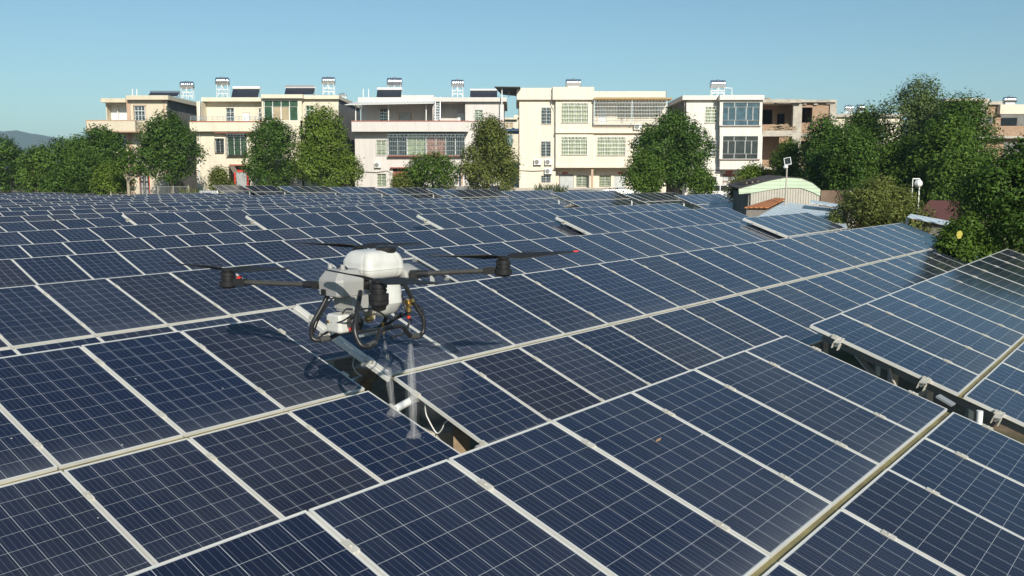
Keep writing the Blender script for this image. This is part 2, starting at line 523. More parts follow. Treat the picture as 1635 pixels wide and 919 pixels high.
# ------------------------------------------------------------------ solar tables
PU, PW, PL, GAP = 1.012, 0.992, 1.635, 0.05
G0 = (0.91215, 0.34140, 0.0)
def panel_mesh(with_frame):
    """module: glass with cells (material 0) and, far off, its frame in the same mesh (material 1)"""
    lip, dep = 0.0095, 0.035
    V = [(lip, -lip, 0), (PW - lip, -lip, 0), (PW - lip, -PL + lip, 0), (lip, -PL + lip, 0)]
    F = [(0, 3, 2, 1)]; mi = [0]
    # back sheet
    V += [(lip, -lip, -0.006), (PW - lip, -lip, -0.006), (PW - lip, -PL + lip, -0.006), (lip, -PL + lip, -0.006)]
    F.append((4, 5, 6, 7)); mi.append(1)
    def bar(x0, y0, x1, y1):
        o = len(V); z1, z0 = 0.0022, -dep
        V.extend([(x0, y0, z0), (x1, y0, z0), (x1, y1, z0), (x0, y1, z0), (x0, y0, z1), (x1, y0, z1), (x1, y1, z1), (x0, y1, z1)])
        for f in [(0, 3, 2, 1), (4, 5, 6, 7), (0, 1, 5, 4), (1, 2, 6, 5), (2, 3, 7, 6), (3, 0, 4, 7)]:
            F.append(tuple(i + o for i in f)); mi.append(1)
    bars = [(0, -PL, lip, 0), (PW - lip, -PL, PW, 0), (lip, -lip, PW - lip, 0), (lip, -PL, PW - lip, -PL + lip)]
    if with_frame:
        for b in bars: bar(*b)
    me = bpy.data.meshes.new('solar_panel'); me.from_pydata(V, [], F)
    me.materials.append(PANEL); me.materials.append(FRAME)
    me.polygons.foreach_set('material_index', mi)
    uv = me.uv_layers.new(name='UVMap')
    for lp in me.loops:
        v = V[lp.vertex_index]; uv.data[lp.index].uv = (v[0], -v[1])
    if with_frame: return me, None
    V.clear(); F.clear(); mi.clear()
    for b in bars: bar(*b)
    fr = bpy.data.meshes.new('panel_frame'); fr.from_pydata(V, [], F); fr.materials.append(FRAME)
    return me, fr
NEARM, NEARF = panel_mesh(False)
FARM, _ = panel_mesh(True)
CL = MB(); CL.box((-0.022, -0.045, -0.03), (0.022, 0.045, 0.010)); CL.lathe((0, 0, 0.010), [(0.008, 0), (0.008, 0.007), (0.001, 0.0075)], 8)
CLAMPME = None

def table(seg, rng, label, near=False, lower=True, skip=()):
    """one two-row table of modules on its steel frame; seg = corner (camera-relative) + turn, tilt, slope offsets"""
    global CLAMPME
    X, Y, Z, dy, dt, ds = seg
    yaw, tilt, sl = G0[0] + dy, G0[1] + dt, ds
    u = Vector((math.cos(yaw) * math.cos(sl), math.sin(yaw) * math.cos(sl), math.sin(sl)))
    nv = Vector((-math.sin(yaw), math.cos(yaw), 0))
    v = -nv * math.cos(tilt) - Vector((0, 0, 1)) * math.sin(tilt)
    v = (v - u * v.dot(u)).normalized()
    w = u.cross(-v).normalized()
    P = Vector((X, Y, Z + EYE))
    i0, i1 = rng
    mid = P + u * (PU * (i0 + i1) / 2) + v * 1.66
    g = terrain(mid.x, mid.y)
    root = thing('solar_table', label, 'solar table', (mid.x, mid.y, g), 'tilted solar panel tables')
    inv = Matrix.Translation(-root.location)
    B = Matrix((u, -v, w)).transposed().to_4x4()
    jit = random.Random(int(X * 1000) & 0xffff)
    rows = (0, 1) if lower else (0,)
    for j in rows:
        for i in range(i0, i1):
            if (i, j) in skip: continue
            p = P + u * (PU * i + 0.01) + v * (j * (PL + GAP)) + w * jit.uniform(-0.003, 0.003)
            M = inv @ Matrix.Translation(p) @ B @ Matrix.Rotation(jit.uniform(-0.0012, 0.0012), 4, 'X')
            o = bpy.data.objects.new('solar_panel', NEARM if near else FARM)
            COL.objects.link(o); o.parent = root; o.matrix_local = M
            if near:
                f = bpy.data.objects.new('frame', NEARF); COL.objects.link(f); f.parent = o
    def L(a, b, c): return P + u * a + v * b + w * c
    ua, ub = PU * i0, PU * i1
    span = (PL * 2 + GAP) if lower else PL
    # purlins under the modules, rafters under the purlins, posts and braces
    for b in ((0.36, 1.28, 2.04, 2.96) if lower else (0.36, 1.28)):
        MB().bar(L(ua - 0.06, b, -0.062), L(ub + 0.06, b, -0.062), 0.045, 0.05, w).build('purlin', STEEL, root)
    if lower:
        MB().bar(L(ua + 0.01, PL + GAP / 2, -0.030), L(ub - 0.01, PL + GAP / 2, -0.030), 0.052, 0.012, w).build('gutter', GUTTER, root)
    n = max(2, int(round((ub - ua) / 3.4)) + 1)
    for k in range(n):
        a = ua + 0.22 + (ub - ua - 0.44) * k / (n - 1)
        MB().bar(L(a, 0.12, -0.124), L(a, span - 0.12, -0.124), 0.05, 0.07, w).build('rafter', DSTEEL, root)
        for b, br in ((span * 0.20, 1), (span * 0.80, -1)):
            if near and k in (0, n - 1): a = ua + 1.3 if k == 0 else ub - 1.3
            t = L(a, b, -0.185); gz = terrain(t.x, t.y) - 0.1
            MB().bar(t, (t.x, t.y, gz), 0.09).build('post', PVC if label.startswith('leftmost small') else STEEL, root)
            if near:
                q = L(a + 0.05, b + br * 0.75, -0.185)
                MB().bar((t.x, t.y, t.z - 0.75), q, 0.05).build('brace', STEEL, root)
    if near:
        if CLAMPME is None:
            tmp = CL.build('panel_clamp', CLAMP); CLAMPME = tmp.data; bpy.data.objects.remove(tmp)
        done = 0
        for i in range(i0, i1 + 1):
            for b in ((0.33, 1.31, 2.01, 2.99) if lower else (0.33, 1.31)):
                if done >= 100: break
                a = PU * i + (0.0 if i0 < i < i1 else (0.004 if i == i0 else -0.004))
                o = bpy.data.objects.new('panel_clamp', CLAMPME); COL.objects.link(o); o.parent = root
                o.matrix_local = inv @ Matrix.Translation(L(a, b + jit.uniform(-.03, .03), 0.0)) @ B; done += 1
    return root, L

SEG = {
'R2':((-6.5646, 12.0352, -1.4608, 0.0101, -0.0136, 0.0005),(-2, 6)),
'R2b':((-1.5161, 18.4042, -1.4413, -0.0274, 0.0, -0.001),(-1, 15)),
'R2R':((7.7142, 29.4364, -1.3231, 0.0004, 0.0002, -0.0006),(0, 6)),
'R3':((-9.4595, 16.5894, -1.5193, -0.0387, 0.0, 0.0042),(-2, 17)),
'R3R':((1.4671, 29.4296, -1.2812, -0.0513, 0.0, 0.0003),(0, 12)),
'R4':((-11.8349, 21.0948, -1.594, -0.0327, 0.0, 0.007),(-2, 13)),
'R4R':((-3.177, 29.6357, -1.2235, -0.0157, 0.0, -0.0013),(0, 18)),
'R5':((-14.0677, 25.0776, -1.5169, 0.0164, 0.0, 0.0093),(-2, 7)),
'R5R':((-9.4187, 31.2889, -1.3196, -0.0428, 0.0, 0.001),(0, 18)),
'R6':((-16.3123, 29.6649, -1.4562, 0.0598, 0.0, 0.009),(-2, 3)),
'R6R':((-14.3787, 32.6215, -1.3183, -0.0288, 0.0, 0.0027),(0, 24)),
'R7R':((-18.8461, 33.8746, -1.4481, 0.0062, 0.0, 0.0041),(-2, 32)),
'R8':((-21.5014, 38.8947, -1.4449, -0.0197, 0.0, 0.0038),(-2, 28)),
'R9':((-24.3118, 42.5804, -1.4123, -0.0139, 0.0, 0.0046),(-2, 27)),
'R10':((-26.1147, 46.9048, -1.4136, 0.0221, 0.0, 0.0059),(-3, 26)),
'R11':((-28.7054, 51.085, -1.4304, 0.0206, 0.0, 0.0084),(-3, 24)),
'R12':((-31.3351, 55.2111, -1.3344, 0.0235, 0.0, 0.0006),(-3, 18)),
'R13':((-33.8749, 59.3964, -1.3704, 0.0296, 0.0, 0.0061),(-3, 19)),
'R14':((-35.9413, 64.2105, -1.359, 0.017, 0.0, 0.0055),(-4, 16)),
'R15':((-38.7234, 68.1589, -1.32, 0.0323, 0.0, 0.0054),(-4, 7)),
'R16':((-41.4165, 72.2468, -1.2447, 0.0553, 0.0, 0.0004),(-3, 5)),
'B1':((-27.7114, 81.9431, -0.6654, -0.0247, -0.0181, -0.0042),(0, 3)),
'B2':((-24.4452, 80.8761, -0.7041, -0.0382, -0.003, -0.0032),(0, 3)),
'B3':((-18.743, 71.0147, -0.6672, 0.0419, -0.0355, -0.0083),(0, 5)),
'B4':((-14.9247, 72.2571, -0.7472, 0.0, -0.0202, -0.0055),(0, 5)),
'B5':((-10.8205, 69.893, -0.7961, 0.0412, -0.0291, 0.0009),(0, 6)),
'B6':((-6.6483, 68.6332, -0.8246, 0.0048, -0.0173, -0.0015),(0, 2)),
'B7':((-4.9792, 64.2378, -0.8526, 0.0053, -0.0059, -0.0002),(0, 6)),
'B8':((-0.7933, 64.4831, -0.9556, -0.017, 0.0019, 0.0031),(0, 6)),
'B9':((2.6135, 60.3783, -0.9912, -0.0257, -0.0012, 0.0044),(0, 8)),
'B10':((7.0475, 56.6383, -0.9885, 0.0027, -0.0344, -0.0019),(0, 7)),
'B11':((10.1335, 55.325, -1.0861, -0.0346, -0.003, 0.0031),(0, 6)),
'K1':((4.0, 67.5, -0.90, -0.0257, -0.0012, 0.001),(0, 10)),
'K2':((-7.5, 76.0, -0.74, -0.02, 0.0, 0.0),(0, 12)),
'T0R':((3.3158, 9.6756, -1.6204, -0.0079, 0.0015, 0.007),(0, 12)),
'T0':((-1.0112, 4.1836, -1.6272, -0.0223, -0.0207, 0.0045),(-5, 6)),
'T1':((0.1346, 12.9004, -1.4021, -0.0249, 0.023, 0.0002),(-4, 19)),
'T1p':((-3.8777, 7.792, -1.4953, 0.0344, 0.0037, -0.0086),(-4, 2)),
}
LAB = {
'T0': 'nearest solar table, cut by the bottom photo edge, a dry leaf on it',
'T0R': 'pale blue solar table at the right edge with clamps on its open end',
'T1p': 'dark navy solar table left of the walkway, hit by the water jets',
'T1': 'long solar table right of the drone that ends at the dark green tree',
'R2': 'solar table at the left edge directly behind the dark navy table',
'R2b': 'solar table just behind the drone and its right rotor blade',
'R2R': 'short six panel solar table in front of the pale blue shed roof',
'R3': 'solar table two rows behind the drone, from the left edge to a dark slit',
'R3R': 'twelve panel solar table between the dark slit and the pale blue roof',
'R4': 'lower left solar table ending beside the step above the drone tank',
'R4R': 'raised solar table starting above the drone tank with a bright corner bracket',
'R5': 'low solar table at the left edge beside the raised table above the left rotor',
'R5R': 'raised solar table whose bracketed corner stands above the left rotor',
'R6': 'short low solar table at the left edge ending four panels in',
'R6R': 'solar table with a bracketed left corner, long and thin, beyond the left rotor',
'R7R': 'thin solar table beyond the one with the bracketed far left corner',
'R8': 'ninth solar row of the left field, thin blue strip between its neighbours',
'R9': 'tenth solar row of the left field, thin strip of about twenty panels',
'R10': 'eleventh solar row of the left field, thin strip seen nearly edge on',
'R11': 'twelfth solar row of the left field, in front of the chain link fence',
'R12': 'thirteenth solar row of the left field, fourth from the far end',
'R13': 'third from last solar row of the left field, below the weeds',
'R14': 'second from last long solar row of the left field, below the pale trunk tree',
'R15': 'short far solar row at the left, last but one before the trees',
'R16': 'farthest short solar row at the left, against the dry weeds',
'B1': 'leftmost small raised solar table on white legs below the red door strips',
'B2': 'second small raised solar table from the left in front of the houses, dark brown panels',
'B3': 'dark raised solar table of ten panels below the bright cone shaped tree',
'B4': 'raised blue solar table below the pale grey house left ground floor window',
'B5': 'raised solar table in front of the small tree of the pale grey house',
'B6': 'narrow raised solar table only two panels wide, with black braces beside it',
'B7': 'raised solar table before the gap beside the pink cream house',
'B8': 'raised solar table in front of the grey green spiky plant',
'B9': 'raised solar table of eight columns before the pink cream house doors',
'B10': 'raised solar table before the big dark tree and the white tiled house',
'B11': 'rightmost raised solar table, its right edge sloping down to the orange roof',
'K1': 'hindmost dusty solar strip behind the raised tables of the pink cream house',
'K2': 'hindmost solar table strip along the foot of the pale grey house',
}
TL = {}
for k, (seg, rng) in SEG.items():
    TL[k] = table(seg, rng, LAB[k], near=k in ('T0', 'T0R', 'T1', 'T1p', 'R2'))

# gable-end clamps with square tube ends that stick out of the open ends
def end_clamps(key, i, sgn, bs):
    root, L = TL[key]
    for b in bs:
        a = PU * i
        MB().bar(L(a + sgn * 0.06, b - 0.032, -0.045), L(a + sgn * 0.06, b - 0.032, -0.11), 0.07, 0.008).bar(
            L(a + sgn * 0.06, b + 0.032, -0.045), L(a + sgn * 0.06, b + 0.032, -0.11), 0.07, 0.008).bar(
            L(a + sgn * 0.10, b, -0.034), L(a - sgn * 0.02, b, 0.005), 0.075, 0.010).build('end_clamp', CLAMP, root)
end_clamps('T0R', 0, -1, (0.36, 1.30, 2.04))
end_clamps('T1', -4, -1, (0.62,))

end_clamps('R4R', 0, -1, (0.5,)); end_clamps('R5R', 0, -1, (0.5,)); end_clamps('R6R', 0, -1, (0.5,)); end_clamps('R3R', 0, -1, (0.4,))

for k, i in (('T1', -4), ('R4R', 0), ('R5R', 0), ('R6R', 0), ('R3R', 0), ('R2R', 0)):
    root, L = TL[k]
    a = PU * i - 0.004
    MB().bar(L(a, 0.0, -0.062), L(a, PL, -0.062), 0.032, 0.045, L(0, 0, 1) - L(0, 0, 0)).build('edge_rail', FRAME, root)
# things seen down in the walkways
def wires():
    root, L = TL['T1']
    a = at(678, 640, 8.55); b = at(683, 668, 8.6); c = at(696, 690, 8.6); d = at(710, 674, 8.5); e = at(719, 668, 8.5)
    tag(MB().tube(curve([a, at(679, 656, 8.6), b, c, at(704, 686, 8.55), d, e]), 0.007, 6).build('cable', PVC), 'pale looping cable hanging in the open walkway under the table edge', 'cable')
    pts = [at(565, 570, 9.9), at(563, 583, 9.8), at(569, 594, 9.75), at(577, 600, 9.7)]
    tag(MB().tube(curve(pts), 0.007, 6).build('cable', PVC), 'short pale cable hanging at the far end of the walkway', 'cable')
    # white pipe bridging the walkway and posts of the shed below
    tag(MB().tube([at(628, 654, 8.32), at(668, 632, 8.72)], 0.038, 12).build('pipe', PVC), 'white plastic pipe bridging the open walkway below the spray', 'pipe')
    p = at(738, 712, 8.5)
    tag(MB().box((p.x - 0.09, 8.50, 0), (p.x + 0.07, 8.62, p.z + 0.18)).build('wooden_post', WOOD), 'squared wooden post in the walkway near the front table edge', 'post')
    q = at(702, 700, 9.0)
    tag(MB().box((q.x - 0.26, 8.9, 0), (q.x + 0.16, 9.15, q.z + 0.10)).build('brick_pillar', CONC, bevel=0.04), 'crumbling cement block under the looping cable in the walkway', 'block')
    r = at(585, 592, 11.4)
    tag(MB().box((r.x - 0.14, 11.2, r.z - 0.1), (r.x + 0.14, 11.5, r.z + 0.08)).bar((r.x, 11.35, r.z - 0.1), (r.x, 11.35, 0), 0.12).build('timber_prop', WOOD), 'wooden block prop at the far end of the walkway', 'prop')
    tag(MB().bar(at(556, 612, 11.0), at(588, 596, 11.3), 0.06).build('rail', STEEL), 'grey steel rail crossing the far end of the walkway', 'rail')
    # right-hand slot between the front table and the pale table
    s0 = at(1563, 672, 8.3)
    tag(MB().tube([(s0.x, s0.y, 0.3), at(1564, 655, 8.3)], 0.03, 12).build('pipe', PVC), 'upright white plastic pipe in the slot beside the pale right table', 'pipe')
    tag(MB().tube([at(1420, 588, 9.3), at(1423, 600, 9.3), at(1430, 616, 9.2)], 0.012, 6).build('cable', CONC), 'thin yellowish cable hanging in the right slot', 'cable')
    tag(MB().bar(at(1368, 566, 9.75), at(1396, 600, 9.45), 0.07, 0.02).build('brace', STEEL), 'flat light steel brace in the right slot below the beam', 'brace')
    tag(MB().bar(at(1497, 631, 8.58), at(1522, 646, 8.47), 0.10, 0.02).build('bracket', STEEL), 'light steel plate bracket in the right slot near the gutter end', 'bracket')
wires()
def dry_leaf():
    root, L = TL['T0']
    c = L(PU * 3.05, 0.40, 0.006)
    hitpx = (1050, 703)
    d = ray(*hitpx); O = Vector((0, 0, EYE)); n = (L(1, 0, 0) - L(0, 0, 0)).cross(L(0, 1, 0) - L(0, 0, 0))
    t = (L(0, 0, 0.008) - O).dot(n) / d.dot(n); c = O + d * t
    u_, v_ = (L(1, 0, 0) - L(0, 0, 0)), (L(0, 1, 0) - L(0, 0, 0)); w_ = (L(0, 0, 1) - L(0, 0, 0))
    vs = [c - u_ * 0.032, c + v_ * 0.014 + w_ * 0.012, c + u_ * 0.034 + w_ * 0.018, c - v_ * 0.013 + w_ * 0.003]
    m = MB(); m.add(vs, [(0, 1, 2), (0, 2, 3)]); tag(m.build('dry_leaf', DRYLEAF), 'curled brown leaf lying on the nearest solar table', 'leaf')
dry_leaf()
# ------------------------------------------------------------------ houses
YF = 95.0
def house(label, xpx, group=None):
    p = at(xpx, 290, YF)
    return thing('house', label, 'house', (p.x, YF, HOUSE_Z), group)
def wall(H, mat, x0, y0, x1, y1, holes=(), Y=YF, thick=0.25, name='wall'):
    """facade slab with real openings; all numbers are photo pixels on the plane Y"""
    xs = sorted({x0, x1, *[h[0] for h in holes], *[h[2] for h in holes]})
    ys = sorted({y0, y1, *[h[1] for h in holes], *[h[3] for h in holes]})
    m = MB()
    for j in range(len(ys) - 1):
        run = None
        for i in range(len(xs) - 1):
            cx, cy = (xs[i] + xs[i + 1]) / 2, (ys[j] + ys[j + 1]) / 2
            solid = not any(h[0] < cx < h[2] and h[1] < cy < h[3] for h in holes)
            if solid: run = xs[i] if run is None else run
            if run is not None and (not solid or i == len(xs) - 2):
                m.px(run, ys[j], xs[i + 1] if solid else xs[i], ys[j + 1], Y, Y + thick); run = None
    return m.build(name, mat, H)
def blk(H, name, mat, *rects):
    """each rect: x0,y0,x1,y1 (pixels on plane Y), Y front, Y back"""
    m = MB()
    for r in rects: m.px(*r)
    return m.build(name, mat, H)
def side(H, mat, xpx, ytop, ybot, Y0, Y1, inner, name='wall'):
    """side wall running back from the facade at pixel x; inner=+1 thickness to the right, -1 to the left"""
    a, b = at(xpx, ytop, Y0), at(xpx, ybot, Y0)
    return MB().box((a.x, Y0, min(b.z, HOUSE_Z - .3)), (a.x + 0.25 * inner, Y1, a.z)).build(name, mat, H)
def window(H, x0, y0, x1, y1, pane=None, cols=2, rows=1, Y=YF, frame=None, sill=None, cage=0, scroll=True, back=0.14, fw=0.055, cmat=None):
    """pane set back in its opening, frame, sill and, where the photo shows one, a projecting bar cage"""
    pane = pane or GLASSD; frame = frame or WHITEPAINT
    a, b = at(x0, y0, Y), at(x1, y1, Y)
    X0, X1, Z1, Z0 = a.x, b.x, a.z, b.z
    y = Y + back
    w = MB().box((X0, y, Z0), (X1, y + 0.03, Z1)).build('window', pane, H)
    f = MB()
    for i in range(cols + 1):
        x = X0 + (X1 - X0) * i / cols
        f.box((x - fw / 2, y - 0.05, Z0), (x + fw / 2, y - 0.003, Z1))
    for j in range(rows + 1):
        z = Z0 + (Z1 - Z0) * j / rows
        f.box((X0, y - 0.045, z - fw / 2), (X1, y - 0.006, z + fw / 2))
    f.build('window_frame', frame, w)
    if sill: MB().box((X0 - .08, Y - 0.08, Z0 - 0.09), (X1 + .08, Y + 0.05, Z0 - 0.003)).build('window_sill', sill, w)
    if cage:
        c = MB(); d = cage; yy = Y - d; cm = cmat or STAINLESS
        n = max(3, int((X1 - X0) / 0.17)); r = 0.011
        top = Z1 - (0.28 if scroll else 0.0)
        for i in range(n + 1):
            x = X0 + (X1 - X0) * i / n
            c.bar((x, yy, Z0), (x, yy, top), r * 2)
        for z in [Z0, Z0 + (top - Z0) * .25, Z0 + (top - Z0) * .5, Z0 + (top - Z0) * .75, top, Z1]:
            c.bar((X0, yy, z), (X1, yy, z), r * 3.4)
            if d > 0.2:
                for x in (X0, X1): c.bar((x, yy, z), (x, Y, z), r * 2)
        if d > 0.2:
            c.box((X0, yy, Z0 - 0.03), (X1, Y, Z0 - 0.015)); c.box((X0, yy, Z1 + 0.015), (X1, Y, Z1 + 0.03))
        if scroll:
            k = max(2, int((X1 - X0) / 0.34))
            for i in range(k):
                cx = X0 + (X1 - X0) * (i + .5) / k; cz = (top + Z1) / 2
                pts = [(cx + 0.135 * (1 - t / 11 * .55) * math.cos(t * .9) , yy, cz + 0.11 * (1 - t / 11 * .55) * math.sin(t * .9)) for t in range(11)]
                c.tube(pts, 0.014, 5, False)
        c.build('window_bars', cm, w)
    return w
def door(H, x0, y0, x1, y1, Y, mat=BROWNDOOR, strips=True, lintel=True):
    d = blk(H, 'door', mat, (x0, y0, x1, y1, Y, Y + 0.08))
    a, b = at(x0, y0, Y), at(x1, y1, Y); mx = (a.x + b.x) / 2
    m = MB(); m.box((mx - 0.02, Y - 0.02, b.z), (mx + 0.02, Y - 0.003, a.z))
    for s in (-1, 1):
        for k in range(3):
            z0 = b.z + (a.z - b.z) * (0.08 + .31 * k); m.box((mx + s * 0.15, Y - 0.018, z0), (mx + s * ((b.x - a.x) / 2 - .1), Y - 0.003, z0 + (a.z - b.z) * .22))
    m.build('door_panels', STEEL, d)
    if strips:
        w = (b.x - a.x) * 0.16
        for s, e in ((a.x - w - .05, a.x - .05), (b.x + .05, b.x + w + .05)):
            st = MB().box((s, Y - 0.03, b.z + .15), (e, Y - 0.018, a.z + .05)).build('door_couplet', REDPAPER, H)
    if lintel: MB().box((a.x + .1, Y - 0.03, a.z + .10), (b.x - .1, Y - 0.018, a.z + .30)).build('door_banner', REDPAPER, H)
    return d
def water_tank(label, x0, y0, x1, ybody, yfoot, Y=YF + 4, tall=True):
    """horizontal steel drum on a pipe stand"""
    a, b, c = at(x0, y0, Y), at(x1, ybody, Y), at(x0, yfoot, Y)
    cx = (a.x + b.x) / 2
    t = thing('water_tank', label, 'water tank', (cx, Y, c.z), 'steel water tanks on the roofs')
    r = (a.z - b.z) / 2 * 0.94; hw = (b.x - a.x) / 2; cz = b.z + r
    m = MB()
    prof = [(0.02, -hw), (r * .6, -hw + .01), (r * .93, -hw + .06), (r, -hw + .14)]
    k = 6
    for i in range(1, k):
        h = -hw + .14 + (2 * hw - .28) * i / k
        prof += [(r, h - .03), (r * .965, h), (r, h + .03)]
    prof += [(r, hw - .14), (r * .93, hw - .06), (r * .6, hw - .01), (0.02, hw)]
    m.lathe((cx, Y, cz), prof, 28, Vector((1, 0, 0)))
    m.lathe((cx, Y, cz + r - .02), [(0.2, 0), (0.2, .07), (.16, .1), (0.01, .11)], 16)
    m.build('tank', STAINLESS, t)
    if yfoot - ybody > 3:
        s = MB()
        for sx in (-1, 0.0, 1):
            for sy in (-1, 1):
                s.bar((cx + sx * hw * .82, Y + sy * r * .7, c.z), (cx + sx * hw * .78, Y + sy * r * .6, cz - r * .5), 0.042)
        n = 3
        for i in range(1, n):
            z = c.z + (b.z - c.z) * i / n
            for sy in (-1, 1): s.bar((cx - hw * .82, Y + sy * r * .7, z), (cx + hw * .82, Y + sy * r * .7, z), 0.04)
        s.bar((cx - hw * .82, Y - r * .7, c.z), (cx, Y - r * .7, b.z), 0.035); s.bar((cx + hw * .82, Y - r * .7, c.z), (cx, Y - r * .7, b.z), 0.035)
        s.build('stand', WHITEPAINT, t)
    else:
        MB().box((cx - hw * .7, Y - r * .5, c.z - .02), (cx + hw * .7, Y + r * .5, cz - r * .8)).build('stand', WHITEPAINT, t)
    return t
TUBES = sheet_mat('vacuum_tubes', (0.03, 0.035, 0.05), 0.16, 0, 0.25, 0.2)
def solar_heater(label, x0, ytop, ymid, x1, yfoot, Y=YF + 3, drum=None):
    a, m_, c = at(x0, ytop, Y), at(x1, ymid, Y), at(x1, yfoot, Y)
    cx = (a.x + c.x) / 2; hw = (c.x - a.x) / 2
    t = thing('solar_water_heater', label, 'water heater', (cx, Y, c.z), 'solar water heaters on the roofs')
    r = (a.z - m_.z) / 2; cz = m_.z + r
    MB().lathe((cx, Y + .5, cz), [(0.01, -hw), (r, -hw + .02), (r, hw - .02), (0.01, hw)], 20, Vector((1, 0, 0))).build('drum', drum or WHITEPAINT, t)
    m = MB(); m.add([(cx - hw * .97, Y - .35, c.z + .03), (cx + hw * .97, Y - .35, c.z + .03), (cx + hw * .97, Y + .4, cz), (cx - hw * .97, Y + .4, cz),
           (cx - hw * .97, Y - .31, c.z - .02), (cx + hw * .97, Y - .31, c.z - .02), (cx + hw * .97, Y + .44, cz - .05), (cx - hw * .97, Y + .44, cz - .05)],
          [(0, 1, 2, 3), (4, 7, 6, 5), (0, 4, 5, 1), (1, 5, 6, 2), (2, 6, 7, 3), (3, 7, 4, 0)])
    m.build('tube_panel', TUBES, t)
    s = MB()
    for q in (-.9, .9): s.bar((cx + hw * q, Y + .75, c.z - .02), (cx + hw * q, Y + .6, cz), .05).bar((cx + hw * q, Y - .33, c.z - .02), (cx + hw * q, Y + .75, c.z - .02), .05)
    s.bar((cx + hw + .12, Y + .5, c.z), (cx + hw + .12, Y + .5, cz + .1), .04)
    s.build('stand', STEEL, t)
def aircon(label, x0, y0, x1, y1, Y=YF):
    a, b = at(x0, y0, Y), at(x1, y1, Y)
    t = thing('air_conditioner', label, 'air conditioner', ((a.x + b.x) / 2, Y - .2, b.z), 'air conditioner boxes on the house fronts')
    MB().box((a.x, Y - .38, b.z), (b.x, Y - .06, a.z)).build('casing', WHITEPAINT, t, bevel=.02)
    r = (a.z - b.z) * .40; cx = a.x + (b.x - a.x) * .36; cz = (a.z + b.z) / 2
    MB().lathe((cx, Y - .383, cz), [(r, 0), (r, -.012), (r * .88, -.012), (r * .86, -.002), (r * .3, -.004), (.01, -.01)], 20, Vector((0, 1, 0))).build('fan_grille', plain('grey_fan_grille', (.22, .22, .21), .5), t)
    MB().bar((a.x + .1, Y - .4, b.z - .02), (a.x + .1, Y, b.z - .02), .04).bar((b.x - .1, Y - .4, b.z - .02), (b.x - .1, Y, b.z - .02), .04).build('bracket', STEEL, t)
BOT = 312

# --- house 1: speckled cream, loggia and protruding balcony, bare cement flank
H = house('leftmost speckled cream house with an open upper loggia, orange trims and a bare grey side', 235)
wall(H, W1, 207.5, 158, 266, BOT, [(213.8, 168, 231, 191), (223, 277, 238, BOT)])
blk(H, 'roof', W1, (200.7, 151.3, 268.2, 158.2, YF - .7, YF + 13.5))
blk(H, 'roof', W1, (160, 156, 200.4, 162.5, YF - .2, YF + 11))
blk(H, 'loggia', W1, (168, 162.7, 172, 207, YF + .6, YF + .9), (172.2, 162.7, 207, 166, YF + .6, YF + .8), (172.2, 162.7, 207, 207, YF + 1.7, YF + 1.9))
blk(H, 'loggia_wall', WHITEPAINT, (168.2, 163, 207, 207, YF + 1.6, YF + 1.69))
blk(H, 'loggia_pillar', WHITEPAINT, (187, 166.2, 188.2, 206, YF + 1.3, YF + 1.5))
side(H, W1, 168.2, 163, BOT, YF + .95, YF + 11, 1)
blk(H, 'balcony', W1, (136.8, 192, 215.6, 208, YF - 2.2, YF - 2.0), (136.8, 192, 139.5, 208, YF - 1.98, YF + 2), (212.8, 192, 215.6, 208, YF - 1.98, YF - .02), (136.8, 205, 215.6, 208, YF - 1.97, YF + 2.9))
blk(H, 'balcony_trim', ORANGE, (136, 190.6, 216.4, 191.9, YF - 2.25, YF - 1.9), (136, 208.1, 216.4, 210.2, YF - 2.25, YF - 1.0), (136.2, 192, 138.4, 208, YF - 2.23, YF - 2.201))
blk(H, 'corner_trim', ORANGE, (261.5, 158.3, 266.6, BOT, YF - .04, YF - .003), (207, 158.3, 209, BOT, YF - .04, YF - .003))
blk(H, 'window_trim', ORANGE, (211.6, 165.8, 233.2, 168, YF - .05, YF - .003), (211.6, 168, 213.7, 193, YF - .05, YF - .003), (231.1, 168, 233.2, 193, YF - .05, YF - .003))
window(H, 213.8, 168, 231, 191, GLASSD, 3, 3, cage=.06)
wall(H, W1, 150, 210.5, 207.3, BOT, [(165, 216, 200, 240)])
window(H, 165, 216, 200, 240, GLASSD, 3, 2, cage=.1)
side(H, CEMENT, 266.2, 158.4, BOT, YF + .26, YF + 13, -1)
side(H, W1, 150.2, 211, BOT, YF + .26, YF + 11, 1)
blk(H, 'back_wall', CEMENT, (170, 160, 262, BOT, YF + 12.6, YF + 12.8))
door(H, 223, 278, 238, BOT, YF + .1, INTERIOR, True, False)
solar_heater('solar water heater with a silver drum on the leftmost house roof', 236.6, 143.5, 147.8, 285, 153, YF + 6, STAINLESS)
water_tank('steel tank on the thin white tower at the leftmost house right end', 287, 128.5, 309.5, 141, 158, YF + 11)
tag(MB().tube([at(211, 152, YF + 2), at(211, 141, YF + 2)], .05, 6).build('vent_pipe', PVC), 'left of the two thin vent pipes on the leftmost house roof', 'pipe', 'vent pipes on the roofs')
tag(MB().tube([at(218, 152, YF + 2), at(218, 141, YF + 2)], .05, 6).build('vent_pipe', PVC), 'right of the two thin vent pipes on the leftmost house roof', 'pipe', 'vent pipes on the roofs')

